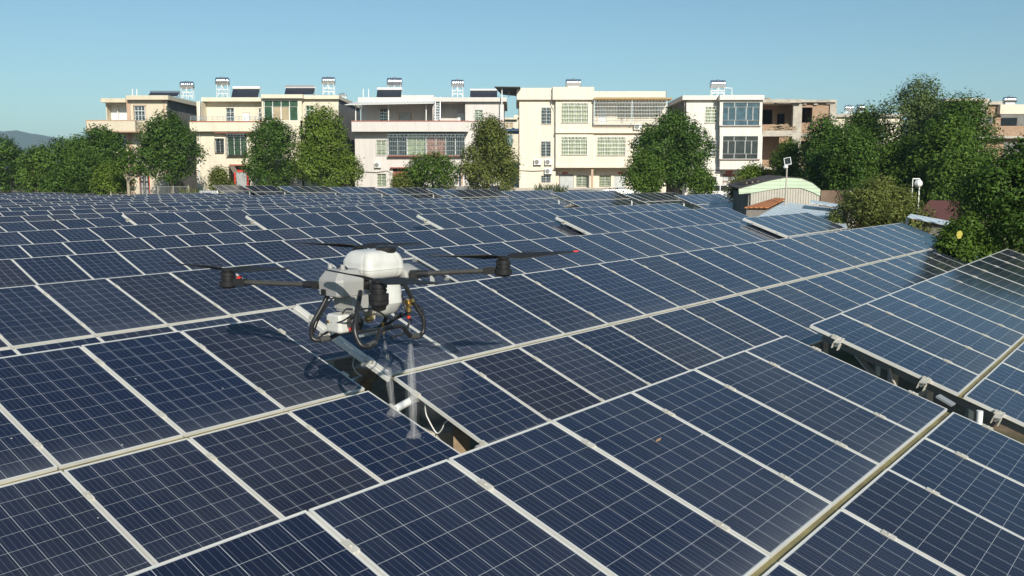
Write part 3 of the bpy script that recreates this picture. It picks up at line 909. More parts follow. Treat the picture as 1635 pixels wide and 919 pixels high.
# --- house 2: cream tile, glazed middle bay, terrace with steel rail
H = house('cream tiled house with a green glazed upper bay and a railed terrace', 430)
wall(H, W2, 313, 209, 417, BOT, [(343, 220.5, 357.7, 243), (362, 213.5, 394, 247), (366, 264, 398, BOT)])
wall(H, W2, 417.2, 156, 482, BOT, [(420.8, 160, 475, 191.6)], YF - .6)
wall(H, W2, 482.2, 157, 540, BOT, [(487.6, 167.7, 500.6, 190)])
wall(H, W2, 323, 161, 417, 194, [(360.5, 172, 373.5, 194), (386, 179, 398, 194), (412, 172, 416.5, 194)], YF + 2.6)
blk(H, 'roof', W2, (320.7, 154.6, 416.2, 161, YF + 1.6, YF + 13), (416.4, 149.8, 482.8, 155.9, YF - 1.1, YF + 13), (483, 151.2, 540.6, 157, YF - .5, YF + 14))
blk(H, 'balcony', W2, (302, 194, 421, 208.9, YF - .9, YF - .7), (302, 194, 304, 208.9, YF - .69, YF + 2.5))
blk(H, 'floor_slab', W2, (304.2, 206, 417, 208.8, YF - .69, YF + 2.59))
blk(H, 'balcony_trim', REDTRIM, (301.5, 192.4, 421.5, 193.9, YF - .95, YF - .65), (340.8, 210, 401, 211.6, YF - .72, YF - .3), (365.4, 261.5, 398.5, 263.8, YF - .35, YF - .02))
window(H, 360.5, 172, 373.5, 192, GLASSD, 2, 3, YF + 2.6, cage=.05, scroll=False)
blk(H, 'door', WHITEPAINT, (386, 179, 398, 194, YF + 2.7, YF + 2.8))
window(H, 412, 172, 416.5, 193, GLASSD, 1, 3, YF + 2.6)
w = window(H, 420.8, 160, 475, 169.2, GLASSG, 4, 1, YF - .6, WHITEPAINT, None)
for i, gm in enumerate((GLASSG, BEIGECUR, BEIGECUR, GLASSG)):
    x0 = 420.8 + 13.55 * i
    window(H, x0, 169.4, x0 + 13.5, 191.6, gm, 1, 1, YF - .6)
window(H, 487.6, 167.7, 500.6, 190, GLASSG, 2, 3)
window(H, 343, 220.5, 357.7, 243, GLASSD, 2, 1, cage=.25)
window(H, 362, 213.5, 394, 247, GLASSG, 3, 1, cage=.6)
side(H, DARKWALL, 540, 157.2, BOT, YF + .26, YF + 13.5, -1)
side(H, W2, 313, 161.2, BOT, YF + .26, YF + 13, 1)
a = at(552, 180, YF + 6)
blk(H, 'back_wall', CEMENT, (325, 160, 535, BOT, YF + 12.6, YF + 12.8))
door(H, 376.5, 275, 394, BOT, YF + .12, STEEL, True, True)
m = MB()
for i in range(13): m.bar(at(304 + 8.6 * i, 192, YF - .8), at(304 + 8.6 * i, 185, YF - .8), .03)
for z in (185.2, 187.4, 189.6): m.bar(at(303, z, YF - .8), at(416, z, YF - .8), .035)
m.build('railing', STAINLESS, H)
MB().tube([at(318, 160, YF - .06), at(318, 300, YF - .06)], .055, 8).build('drain_pipe', PVC, H)
water_tank('steel tank on the tall white stand at the cream tiled house left end', 343.5, 122, 366, 135.5, 155, YF + 5)
solar_heater('solar water heater with white drum right of the tall tank of the cream tiled house', 369, 136, 142, 413.5, 155, YF + 3)
solar_heater('solar water heater with a thin red line above the green glazed bay', 453.8, 136.5, 140.5, 502, 150, YF + 3)
water_tank('steel tank on a white stand at the cream tiled house right end', 513, 121.5, 535, 134.5, 151, YF + 5)
water_tank('small tank low behind the sloping roof edge of the cream tiled house', 540, 148.5, 553, 153, 157, YF + 13)
tag(MB().bar(at(454, 136.3, YF + 3.2), at(502, 136.3, YF + 3.2), .06).build('red_rail', REDTRIM), 'thin red rail along the drum above the green glazed bay', 'rail')

# --- house 3: pale grey, awning and shaded terrace, caged long window
H = house('pale grey house with white sheet awning, red balcony line and a long caged window', 680)
wall(H, W3, 566, 209.5, 742, BOT, [(600.5, 222.7, 616, 246.6), (619, 214, 742, 247), (602, 277, 616, 296), (627, 268, 652, BOT)])
wall(H, W3, 742.2, 161.5, 804, BOT, [(757.6, 174.6, 770, 192), (748, 280, 763, 297)])
wall(H, W3, 577, 161.5, 742, 193, [(606, 174, 617.7, 193), (638, 178.5, 655, 193)], YF + 2.4)
blk(H, 'wall', W3, (690, 161.6, 700, 193, YF + .1, YF + 2.35))
blk(H, 'roof', W3, (571, 154.6, 808.7, 161.3, YF - .5, YF + 13), (641, 151.2, 692, 154.5, YF + .5, YF + .8))
blk(H, 'balcony', W3, (560.7, 193.2, 746.7, 209.2, YF - 1.3, YF - 1.1), (560.7, 193.2, 562.5, 209.2, YF - 1.09, YF + 2.3), (745, 193.2, 746.7, 209.2, YF - 1.09, YF - .02))
blk(H, 'floor_slab', W3, (563, 206.5, 742, 209.1, YF - 1.09, YF + 2.39))
blk(H, 'balcony_trim', REDTRIM, (560.2, 191.7, 747.2, 193.1, YF - 1.35, YF - 1.05), (742.4, 192.3, 804.2, 193.6, YF - .05, YF - .003), (618, 247.4, 742, 248.8, YF - .62, YF - .1), (622, 266, 652, 267.8, YF - .5, YF - .003))
AWN = sheet_mat('white_awning_sheet', (0.74, 0.74, 0.72), 0.25, 0, 0.4, 0.1)
a0, a1, b0, b1 = at(550, 166, YF - 2.3), at(692, 163.5, YF - 2.3), at(575, 159.5, YF + .2), at(694, 158.8, YF + .2)
m = MB(); m.add([a0, a1, b1, b0] + [p - Vector((0, 0, .06)) for p in (a0, a1, b1, b0)], [(0, 1, 2, 3), (7, 6, 5, 4), (0, 4, 5, 1), (1, 5, 6, 2), (2, 6, 7, 3), (3, 7, 4, 0)])
m.build('awning', AWN, H)
for x in (567.5, 620, 680): MB().bar(at(x, 166.8, YF - 1.25), at(x, 192, YF - 1.25), .09).build('awning_post', WHITEPAINT, H)
window(H, 606, 174, 617.7, 193, GLASSD, 2, 1, YF + 2.4, cage=.05, scroll=False)
blk(H, 'door', STEEL, (638, 178.5, 655, 193, YF + 2.5, YF + 2.6))
blk(H, 'door_couplet', ORANGE, (635.6, 180, 637.8, 193, YF + 2.37, YF + 2.397), (655.2, 180, 657.4, 193, YF + 2.37, YF + 2.397))
blk(H, 'door', WHITEPAINT, (730, 180.5, 741.5, 193, YF + 2.28, YF + 2.36))
window(H, 757.6, 174.6, 770, 192, CURTAIN, 2, 2, cage=.06)
window(H, 600.5, 222.7, 616, 246.6, CURTAIN, 2, 2, cage=.2, cmat=STEEL)
for x0, x1, pm in ((619, 649.5, GLASSD), (649.7, 680, CURTAIN), (680.2, 711, REDCUR), (711.2, 742, GLASSD)):
    window(H, x0, 214, x1, 247, pm, 2, 1, cage=.65)
window(H, 602, 277, 616, 296, CURTAIN, 2, 2, cage=.06, scroll=False)
window(H, 748, 280, 763, 297, GLASSD, 2, 2, cage=.06, scroll=False)
blk(H, 'door', REDTRIM, (627, 273, 652, BOT, YF + .15, YF + .22))
blk(H, 'porch_column', ORANGE, (735.6, 262, 738.4, BOT, YF - 1.0, YF - .8))
side(H, W3, 804, 161.6, BOT, YF + .26, YF + 12, -1)
side(H, W3, 566, 209.6, BOT, YF + .26, YF + 12, 1)
blk(H, 'back_wall', CEMENT, (575, 160, 800, BOT, YF + 11.6, YF + 11.8))
MB().tube([at(567, 273, YF - .05), at(600, 274.5, YF - .1), at(618, 272, YF - .05), at(624, 276, YF - .05)], .03, 6).build('wall_cable', BLACKPL, H)
aircon('air conditioner on the pale grey house wall left of the red balcony door', 598, 258.5, 608.5, 267)
m = MB()
for x in (694.5, 702.5): m.bar(at(x, 191, YF - .9), at(x, 154, YF - .3), .07)
for k in range(9):
    y = 157 + 4 * k; m.bar(at(694.5, y, YF - .34 - .06 * k), at(702.5, y, YF - .34 - .06 * k), .06, .1)
tag(m.build('ladder', STAINLESS), 'aluminium ladder leaning from the red lined balcony to the roof', 'ladder')
water_tank('steel tank behind the drum of the pale grey house left heater', 617, 122.5, 642, 137, 154, YF + 6)
solar_heater('solar water heater below the left tank of the pale grey house', 600.5, 138, 143.5, 641, 154.6, YF + 2.5)
water_tank('steel tank on the white stand in the middle of the pale grey house roof', 719.5, 125.7, 740.6, 138.5, 154.6, YF + 4)
solar_heater('solar water heater beside the black canopy on the pale grey house roof', 749.5, 140.2, 144.5, 794, 154.6, YF + 3)
for x, lr in ((579.5, 'left'), (588, 'right')):
    tag(MB().tube([at(x, 155, YF + 1), at(x, 141, YF + 1)], .05, 6).build('vent_pipe', PVC), lr + ' of the two thin vent pipes at the pale grey house roof corner', 'pipe', 'vent pipes on the roofs')
CAN = sheet_mat('black_canopy_sheet', (0.05, 0.05, 0.048), 0.2, 0, 0.6, 0.5)
t = thing('canopy', 'black sheet canopy between the pale grey and the pink cream roofs', 'canopy', at(808, 158, YF))
a, b = at(789, 137.2, YF - 1.5), at(830, 137.6, YF - 1.5)
m = MB(); c0, c1 = at(800, 149, YF + 4), at(834, 151, YF + 4)
m.add([a, b, c1 + Vector((0, 0, -.1)), c0] + [p - Vector((0, 0, .08)) for p in (a, b, c1 + Vector((0, 0, -.1)), c0)], [(0, 1, 2, 3), (7, 6, 5, 4), (0, 4, 5, 1), (1, 5, 6, 2), (2, 6, 7, 3), (3, 7, 4, 0)])
m.build('sheet', CAN, t)
MB().bar(at(801, 138, YF - 1), at(801, 190, YF - 1), .09).build('post', WHITEPAINT, t)
MB().bar(at(812, 139, YF + 1), at(812, 154, YF + 1), .08).build('post', STEEL, t)

# --- house 4: pinkish cream
H = house('pink cream three storey house with white barred windows and a yellow edged cage balcony', 950)
wall(H, W4, 828.7, 158.4, 886.5, BOT, [(864, 171, 879.4, 196.8), (863.6, 225, 878.6, 248.6), (864, 280, 878.6, 290)])
wall(H, W4, 886.7, 158.4, 947, 267, [(896.5, 163.7, 938.3, 194.7), (896.5, 217.6, 937, 246)], YF - .5)
wall(H, W4, 947.2, 198.8, 1063, 267, [(953.6, 218, 998.3, 247), (1011, 218, 1050, 247)], YF - .35)
wall(H, W4, 886.7, 267.2, 1063, BOT, [(892, 277.5, 915.5, BOT), (920, 280, 938, 296.7), (956.8, 280, 974.6, 296.7), (980, 280, 998, BOT), (1010, 275, 1050, BOT)], YF + .9)
wall(H, W4, 947.2, 158.6, 1063, 198.6, [(955, 170, 968, 198.6), (985, 166, 1050, 190)], YF + 1.6)
blk(H, 'roof', W4, (824.7, 139.5, 881.8, 158.2, YF - .4, YF + 12), (882, 138, 948, 158.2, YF - .9, YF + 12), (948.2, 145, 1062, 154.7, YF - .7, YF + 12))
AW2 = sheet_mat('ochre_awning_sheet', (0.50, 0.34, 0.14), 0.2, 0, 0.5, 0.2)
blk(H, 'awning', AW2, (948.2, 155.2, 1073, 157.8, YF - 1.3, YF + 1.5))
blk(H, 'cornice', W4, (886.7, 208.4, 1064, 211.6, YF - .75, YF - .52), (886.7, 263.6, 1064, 267, YF - .7, YF - .52))
blk(H, 'floor_slab', W4, (947.3, 196.2, 1063, 198.6, YF - .7, YF + 1.55), (886.9, 264.5, 1063, 267.1, YF - .24, YF + .89))
blk(H, 'porch_column', ORANGE, (943.5, 267.3, 946.5, BOT, YF - .4, YF - .15))
window(H, 864, 171, 879.4, 196.8, GLASSD, 2, 1, cage=.12, sill=W4)
window(H, 863.6, 225, 878.6, 248.6, GLASSD, 2, 1, cage=.12, sill=W4)
window(H, 864, 280, 878.6, 290, GLASSD, 2, 1, cage=.06, scroll=False)
window(H, 896.5, 163.7, 938.3, 194.7, CURTAIN, 4, 1, YF - .5, cage=.16, sill=W4, cmat=WHITEPAINT)
window(H, 896.5, 217.6, 937, 246, CURTAIN, 4, 1, YF - .5, cage=.16, sill=W4, cmat=WHITEPAINT)
window(H, 953.6, 218, 998.3, 247, CURTAIN, 4, 1, YF - .35, cage=.16, sill=W4, cmat=WHITEPAINT)
window(H, 1011, 218, 1050, 247, CURTAIN, 4, 1, YF - .35, cage=.16, sill=W4, cmat=WHITEPAINT)
window(H, 985, 166, 1050, 190, BEIGECUR, 5, 1, YF + 1.6)
blk(H, 'door', WHITEPAINT, (955, 170, 968, 198.6, YF + 1.68, YF + 1.75))
c = MB(); a, b = at(948.5, 158.4, YF - .9), at(1063.5, 198.4, YF - .9)
n = 46
for i in range(n + 1):
    x = a.x + (b.x - a.x) * i / n; c.bar((x, YF - .9, b.z), (x, YF - .9, a.z - .32), .024)
for k in range(7):
    z = b.z + (a.z - .32 - b.z) * k / 6; c.bar((a.x, YF - .9, z), (b.x, YF - .9, z), .045)
    c.bar((b.x, YF - .9, z), (b.x, YF - .36, z), .04)
for x in (a.x, a.x + (b.x - a.x) * .52, b.x): c.box((x - .05, YF - .95, b.z), (x + .05, YF - .86, a.z))
for i in range(22):
    cx = a.x + (b.x - a.x) * (i + .5) / 22; cz = a.z - .16
    c.tube([(cx + 0.13 * (1 - q / 11 * .55) * math.cos(q * .9), YF - .9, cz + 0.12 * (1 - q / 11 * .55) * math.sin(q * .9)) for q in range(11)], .015, 5, False)
c.build('balcony_cage', STAINLESS, H)
door(H, 893, 279, 915, BOT, YF + 1.0, STEEL, True, True)
window(H, 920, 280, 938, 296.7, CURTAIN, 2, 2, YF + .9, cage=.05, scroll=False)
window(H, 956.8, 280, 974.6, 296.7, CURTAIN, 2, 2, YF + .9, cage=.05, scroll=False)
blk(H, 'gate', STEEL, (980, 280, 998, BOT, YF + 1.0, YF + 1.06))
blk(H, 'door_banner', REDPAPER, (897, 274, 906, 276.6, YF + .86, YF + .897), (985.5, 274, 994, 276.6, YF + .86, YF + .897))
side(H, W4, 828.7, 158.6, BOT, YF + .26, YF + 12, 1)
side(H, W4, 1063, 155, BOT, YF + 1.9, YF + 12, -1)
blk(H, 'back_wall', CEMENT, (830, 145, 1060, BOT, YF + 11.6, YF + 11.8))
m = MB().tube([at(879.5, 150, YF - .5), at(880, 168, YF - .1), at(885, 176, YF - .1), at(885.3, 262, YF - .1)], .05, 8)
m.build('drain_pipe', PVC, H)
MB().tube([at(829, 271.5, YF - .04), at(850, 272.3, YF - .1), at(886, 271, YF - .04)], .03, 6).build('wall_cable', BLACKPL, H)
aircon('left air conditioner of the pair on the pink cream house wall', 852, 253.5, 864, 262.5)
aircon('right air conditioner of the pair on the pink cream house wall', 869.5, 253.5, 881, 262.5)
aircon('single air conditioner below the pair on the pink cream house', 869, 268.3, 881, 277)
aircon('air conditioner under the cage balcony of the pink cream house', 1011.5, 197.5, 1023, 206.5, YF - .4)
water_tank('steel tank sitting low on the pink cream house roof', 902, 125, 927.8, 138, 138.4, YF + 4)

# --- house 5: white tile with blue glazed bays
H = house('white tiled house with two wide blue glazed bays and a brown diamond marked door', 1150)
wall(H, W5, 1093, 158.6, 1149, BOT, [(1126, 169.4, 1145, 195), (1126.6, 223.8, 1144, 249), (1127, 282, 1143, 298)])
wall(H, W5, 1149.2, 158.6, 1216, 269.5, [(1153, 162.7, 1212.8, 199.4), (1153, 216.6, 1210, 253)], YF - .9)
wall(H, W5, 1149.2, 269.7, 1216, BOT, [(1153, 277, 1175, BOT), (1186, 278, 1206, 300)], YF + .6)
blk(H, 'roof', W5, (1089.5, 151.5, 1148.8, 158.4, YF - .5, YF + 12), (1149, 151, 1220, 158.4, YF - 1.3, YF + 12))
blk(H, 'floor_slab', W5, (1149.3, 266, 1216, 269.4, YF - .64, YF + .59))
blk(H, 'bay_ledge', BROWNDOOR, (1150, 199.6, 1214.5, 201.2, YF - 1.05, YF - .91))
blk(H, 'bay_ledge', BROWNDOOR, (1150, 253.2, 1213, 254.9, YF - 1.05, YF - .91))
window(H, 1126, 169.4, 1145, 195, CURTAIN, 2, 1, cage=.14, sill=W5, cmat=WHITEPAINT)
window(H, 1126.6, 223.8, 1144, 249, GLASSD, 2, 1, cage=.14, sill=W5, cmat=WHITEPAINT)
window(H, 1127, 282, 1143, 298, GLASSD, 2, 1, cage=.06, scroll=False)
for (x0, y0, x1, y1, gm) in ((1153, 162.7, 1212.8, 199.4, GLASSB), (1153, 216.6, 1210, 253, GLASSD)):
    h = y1 - y0; wdt = (x1 - x0)
    w_ = window(H, x0, y0, x1, y0 + h * .2, gm, 3, 1, YF - .9, STEEL)
    for fx0, fx1 in ((0, .165), (.165, .36), (.36, .64), (.64, .82), (.82, 1)):
        w_ = window(H, x0 + wdt * fx0 + .1, y0 + h * .2 + .2, x0 + wdt * fx1 - .1, y0 + h * .77, gm, 1, 1, YF - .9, STEEL)
    w_ = window(H, x0, y0 + h * .77 + .2, x1, y1, gm, 3, 1, YF - .9, STEEL)
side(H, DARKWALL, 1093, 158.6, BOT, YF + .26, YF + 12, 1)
side(H, W5, 1216, 158.6, BOT, YF - .6, YF + 12, -1)
MB().tube([at(1094.5, 159, YF - .07), at(1094.5, 306, YF - .07)], .06, 8).build('drain_pipe', BLACKPL, H)
MB().tube([at(1093, 269, YF - .04), at(1149, 271, YF - .04)], .03, 6).build('wall_cable', BLACKPL, H)
blk(H, 'back_wall', CEMENT, (1095, 155, 1212, BOT, YF + 11.6, YF + 11.8))
d = door(H, 1153, 277.5, 1174.5, BOT, YF + .7, BROWNDOOR, False, False)
a, b = at(1160, 295, YF), at(1165, 290, YF); cx, cz = at(1159.5, 294, YF).x, at(1159.5, 294, YF).z
MB().prism([(cx - .26, YF + .66, cz), (cx, YF + .66, cz - .28), (cx + .26, YF + .66, cz), (cx, YF + .66, cz + .28)], (0, .015, 0)).build('diamond_paper', plain('pink_white_paper', (0.78, .66, .62), .7), d)
m = MB()
for z in (289.5, 295.5):
    p = at(1167.3, z, YF)
    m.box((p.x - .14, YF + .66, p.z - .20), (p.x + .14, YF + .675, p.z - .15)).box((p.x - .14, YF + .66, p.z + .02), (p.x + .14, YF + .675, p.z + .07)).box((p.x - .02, YF + .655, p.z - .15), (p.x + .03, YF + .67, p.z + .15)).box((p.x - .13, YF + .66, p.z - .10), (p.x - .08, YF + .675, p.z + .02))
m.build('door_marks', WHITEPAINT, d)
blk(H, 'door_banner', REDPAPER, (1158.5, 272.5, 1169, 276.5, YF + .55, YF + .59), (1154, 279, 1174, 280.3, YF + .64, YF + .69))
m = MB()
for k in range(4):
    p = at(1160 + 2.3 * k, 274.5, YF); m.box((p.x - .04, YF + .53, p.z - .05), (p.x + .04, YF + .545, p.z + .05))
m.build('banner_marks', ORANGE, H)
water_tank('steel tank on the white stand on the white tiled house roof', 1133, 126.5, 1158, 140, 151.5, YF + 4)
tag(MB().tube([at(1157, 139.5, YF + 4), at(1168, 140, YF + 4), at(1168, 151.4, YF + 4)], .05, 6).build('water_pipe', PVC), 'bent white pipe beside the tank of the white tiled house', 'pipe')

# --- house 6: unfinished brick shell
H = house('unfinished brick house with open dark bays, firewood on the slab and a ragged roof', 1275)
BY = YF
blk(H, 'roof', CONC, (1217.6, 157.4, 1280, 163, BY - .6, BY + 10), (1280.2, 158.4, 1335, 162.4, BY - .3, BY + 10))
blk(H, 'roof_rubble', BRICK, (1219, 163.2, 1235, 164.8, BY - .5, BY - .2), (1241, 163.2, 1262, 164.4, BY - .5, BY - .1), (1223, 155.5, 1229, 157.2, BY + .3, BY + .7))
wall(H, BRICK, 1275, 163, 1325, 212, [(1278.8, 170.6, 1297, 195)], BY + .2)
wall(H, BRICK, 1275, 217.5, 1325, BOT, [(1277, 224, 1294, 249), (1296, 262, 1318, BOT)], BY + .2)
blk(H, 'concrete_frame', CONC, (1266.7, 163, 1274.8, BOT, BY, BY + .45), (1325.2, 162.5, 1329.2, BOT, BY, BY + .4), (1215, 210, 1266.5, 216.8, BY - .3, BY + .5), (1275, 212.2, 1325, 217.3, BY + .02, BY + .4), (1216, 266, 1266.5, 270, BY - .3, BY + 4))
blk(H, 'beam_block', CONC, (1283, 159.8, 1287.5, 166, BY - .05, BY + .18), (1299.5, 160, 1305.5, 166.5, BY - .05, BY + .18), (1319, 160, 1330, 165.5, BY - .05, BY + .0))
wall(H, BRICK, 1217, 163, 1266.5, 210, [(1217.2, 174, 1233.5, 197.5), (1240, 180.5, 1253.5, 205)], BY + 3.2)
blk(H, 'floor_slab', CONC, (1217, 207.5, 1266.5, 209.9, BY - .2, BY + 9))
blk(H, 'wall', BRICK, (1217, 217, 1266.5, BOT, BY + 4.2, BY + 4.4))
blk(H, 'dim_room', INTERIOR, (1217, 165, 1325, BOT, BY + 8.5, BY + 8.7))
side(H, BRICK, 1329, 162.6, BOT, BY + .42, BY + 9.5, -1)
rng = random.Random(4)
m = MB()
for k in range(60):
    x = rng.uniform(1217, 1264); env = 1 - abs((x - 1243) / 27) ** 1.6
    y = 208 - rng.uniform(0, 10.5) * max(.15, env); a = at(x, y, BY + rng.uniform(-.1, 1.0)); l = rng.uniform(.5, 1.3); th = rng.uniform(-.5, .5)
    m.tube([a, a + Vector((l * math.cos(th), rng.uniform(-.3, .3), l * math.sin(th) * .5))], rng.uniform(.03, .07), 6)
tag(m.build('firewood_pile', plain('split_wood', (0.40, .30, .20), .85, 0, .4, 4)), 'pile of dry branches on the open upper floor of the brick house', 'firewood')
m = MB()
for k in range(50):
    x = rng.uniform(1215, 1236); y = 265.5 - rng.uniform(0, 4.5) * (1 - abs((x - 1225) / 13))
    a = at(x, y, BY + rng.uniform(-.1, .8)); m.box(a - Vector((.12, .06, .04)), a + Vector((.12, .06, .05)))
tag(m.build('rubble_pile', BRICK), 'heap of broken bricks on the lower slab of the brick house', 'rubble')

# --- house 7 far right, house behind the trees, house in the gap
H = house('far right brick and cream house half hidden by the tall trees', 1590)
Y7 = 72
wall(H, BRICK, 1540, 162.5, 1597, 200, [(1575, 184.5, 1588, 197.5)], Y7)
blk(H, 'roof', CONC, (1510, 156.2, 1579, 160.6, Y7 - .8, Y7 + 8), (1579.2, 160.8, 1600, 166, Y7 - .3, Y7 + 8))
blk(H, 'concrete_frame', CONC, (1566, 164.5, 1572, 232, Y7 - .12, Y7 - .003), (1550, 160.8, 1579, 164.4, Y7 - .2, Y7 - .003))
blk(H, 'parapet', W2, (1597.2, 165.8, 1660, 181, Y7 - .5, Y7 + .1))
wall(H, BRICK, 1540, 200.2, 1700, 216, [], Y7 - .6)
blk(H, 'floor_slab', CONC, (1540, 216.2, 1700, 220, Y7 - .9, Y7 + 5))
wall(H, BRICK, 1540, 220.2, 1700, 300, [(1600, 226, 1640, 260)], Y7 - .1)
blk(H, 'wall', CEMENT, (1597.2, 181.2, 1700, 200, Y7 + 1.8, Y7 + 2), (1540, 166, 1700, 300, Y7 + 7.8, Y7 + 8))
H2 = house('far house mostly hidden behind the dark right trees, a tan strip of wall showing', 1365)
wall(H2, W2, 1331, 186, 1440, BOT, [(1350, 200, 1364, 220), (1400, 200, 1414, 220)], 106)
blk(H2, 'roof', CONC, (1329, 181, 1442, 185.8, 105.6, 116))
side(H2, W2, 1331.2, 186, BOT, 106.26, 115, 1)
water_tank('left of the two steel tanks peeping over the dark right trees', 1348, 167, 1362.5, 176, 181, 110)
water_tank('right of the two steel tanks peeping over the dark right trees', 1367.5, 166.5, 1380, 175, 181, 110)
water_tank('domed steel tank on the far right brick and cream house', 1601, 153.5, 1622, 164, 165.5, Y7 + 2)
H3 = house('distant tan house seen through the gap beside the pale grey house', 816)
wall(H3, W2, 795, 190, 838, 300, [(806, 195, 818, 204), (806, 215, 818, 232)], 122)
blk(H3, 'roof', W2, (793, 187, 826, 189.8, 121.4, 132), (820, 183, 838, 186.8, 122, 132))
window(H3, 806, 195, 818, 204, BEIGECUR, 2, 1, 122)
side(H3, W2, 795.2, 190, 300, 122.26, 131, 1)
water_tank('white steel tank lying low in the gap between two houses', 806, 204, 832, 212, 213, 114)
# ------------------------------------------------------------------ plants
def leaf_mesh(name, pts, nrm, size, rng, mat, parent, root, aspect=0.5, tint=None, droop=0.25):
    """one mesh of many separate leaf faces (4 corners each)"""
    n = len(pts)
    l = size * rng.uniform(0.65, 1.3, n)[:, None]
    nrm = nrm / (np.linalg.norm(nrm, axis=1, keepdims=True) + 1e-9)
    rv = rng.normal(size=(n, 3)); rv[:, 2] -= droop
    t = rv - nrm * (rv * nrm).sum(1, keepdims=True); t /= np.linalg.norm(t, axis=1, keepdims=True) + 1e-9
    s = np.cross(nrm, t)
    a = pts - t * l * .5; b = pts + s * l * aspect * .5 + nrm * l * .06; c = pts + t * l * .5 - nrm * l * .10; d = pts - s * l * aspect * .5 + nrm * l * .06
    V = np.stack([a, b, c, d], 1).reshape(-1, 3) - np.array(root.location)
    me = bpy.data.meshes.new(name)
    me.vertices.add(4 * n); me.vertices.foreach_set('co', V.astype(np.float32).ravel())
    me.loops.add(4 * n); me.loops.foreach_set('vertex_index', np.arange(4 * n, dtype=np.int32))
    me.polygons.add(n); me.polygons.foreach_set('loop_start', np.arange(0, 4 * n, 4, dtype=np.int32))
    me.polygons.foreach_set('loop_total', np.full(n, 4, dtype=np.int32))
    at_ = me.attributes.new('tint', 'FLOAT', 'FACE')
    if tint is None: tint = rng.uniform(0, 1, n)
    at_.data.foreach_set('value', np.clip(tint, 0, 1).astype(np.float32))
    me.update(calc_edges=True); me.validate()
    me.materials.append(mat)
    o = bpy.data.objects.new(name, me); COL.objects.link(o); o.parent = parent
    return o

def tree(label, x0, y0, x1, y1, Y, seed, mat=None, shape='round', leaves=5000, size=0.34, clump=0.55, trunk=True, bark=None, ybase=None,
         name='tree', cat='tree', group='broadleaf trees', fill=0.62, aspect=0.5, depth=None, nblob=None):
    """crown filling the photo box x0..x1,y0..y1 at Y metres, on a tapered trunk with limbs"""
    rng = np.random.default_rng(seed)
    A, B = at(x0, y0, Y), at(x1, y1, Y)
    cx, w, top, bot = (A.x + B.x) / 2, (B.x - A.x), A.z, B.z
    h = top - bot
    gz = terrain(cx, Y)
    root = thing(name, label, cat, (cx, Y, gz), group)
    cz = (top + bot) / 2
    dp = depth or min(w, 7.0)
    # blobs that make up the crown's outline
    if shape == 'cone':   wid = lambda t: (1.0 - 0.80 * max(0, t - .18)) * min(1, .62 + t * 2.4)
    elif shape == 'low':  wid = lambda t: math.sqrt(max(0.03, 1 - (t * .93) ** 2))
    elif shape == 'tall': wid = lambda t: (0.72 + .28 * math.sin(t * 3.0)) * (1 if t < .75 else 1 - (t - .75) * 2.2)
    else:                 wid = lambda t: math.sqrt(max(0.08, 1 - (2 * (t - .45)) ** 2 * .88))
    nb = nblob or 24
    leaves = int(leaves * 1.75); size = size * (.74 if Y > 50 else .88); clump = clump * .9
    br = 0.185 * (w + h) / 2
    blobs = []
    for i in range(nb):
        t = (i + rng.uniform(0.1, .9)) / nb
        rw = max(0.02, wid(t) * w / 2 - br * .62); rd = max(0.02, wid(t) * dp / 2 - br * .62)
        ang = i * 2.4 + rng.uniform(-.5, .5); q = math.sqrt(rng.uniform(.38, 1))
        z = bot + br * .75 + (h - br * 1.55) * t
        if rng.uniform() < .22: q *= 1.22; z += rng.uniform(-.2, .35) * br
        blobs.append((cx + rw * q * math.cos(ang), Y + rd * q * math.sin(ang), z, br * rng.uniform(.50, 1.22)))
    blobs = np.array(blobs)
    # twig clumps on and inside the blobs
    per = 12
    nc = leaves // per
    pick = rng.choice(nb, nc, p=blobs[:, 3] ** 2 / (blobs[:, 3] ** 2).sum())
    dirs = rng.normal(size=(nc, 3)); dirs /= np.linalg.norm(dirs, axis=1, keepdims=True)
    dirs[:, 2] = np.where(rng.uniform(size=nc) < .3, np.abs(dirs[:, 2]), dirs[:, 2])
    rad = blobs[pick, 3] * (fill + (1.05 - fill) * rng.uniform(size=nc) ** .45)
    cc = blobs[pick, :3] + dirs * rad[:, None]
    pts = (cc[:, None, :] + rng.normal(size=(nc, per, 3)) * clump * .42).reshape(-1, 3)
    out = np.repeat(dirs, per, 0)
    nrm = out * .80 + np.array([0, 0, .50]) + rng.normal(size=pts.shape) * .36
    tint = np.repeat(rng.uniform(0, 1, nc), per) * .62 + rng.uniform(0, .35, len(pts)) - .04
    keep = pts[:, 2] > gz + .05
    pts, nrm, tint = pts[keep], nrm[keep], tint[keep]
    leaf_mesh('crown', pts, nrm, size, rng, mat or LEAFA, root, root, aspect, tint)
    if trunk:
        r0 = max(.07, min(.28, h * .028)); yb = gz - .05
        m = MB(); tp = Vector((cx + rng.uniform(-.2, .2), Y, bot + h * .55))
        base = Vector((cx + rng.uniform(-.3, .3), Y, yb))
        mid = base.lerp(tp, .45) + Vector((rng.uniform(-.2, .2), rng.uniform(-.2, .2), 0))
        m.tube([base, base.lerp(mid, .15), mid, tp], [r0 * 1.5, r0 * 1.05, r0 * .8, r0 * .35], 9)
        for b in blobs[rng.choice(nb, min(nb, 9), False)]:
            s = base.lerp(tp, rng.uniform(.35, .85)); e = Vector(b[:3])
            m.tube([s, s.lerp(e, .5) + Vector((0, 0, -.12 * h * .2)), e], [r0 * .42, r0 * .28, r0 * .08], 6)
        m.build('trunk', bark or BARK, root)
    return root

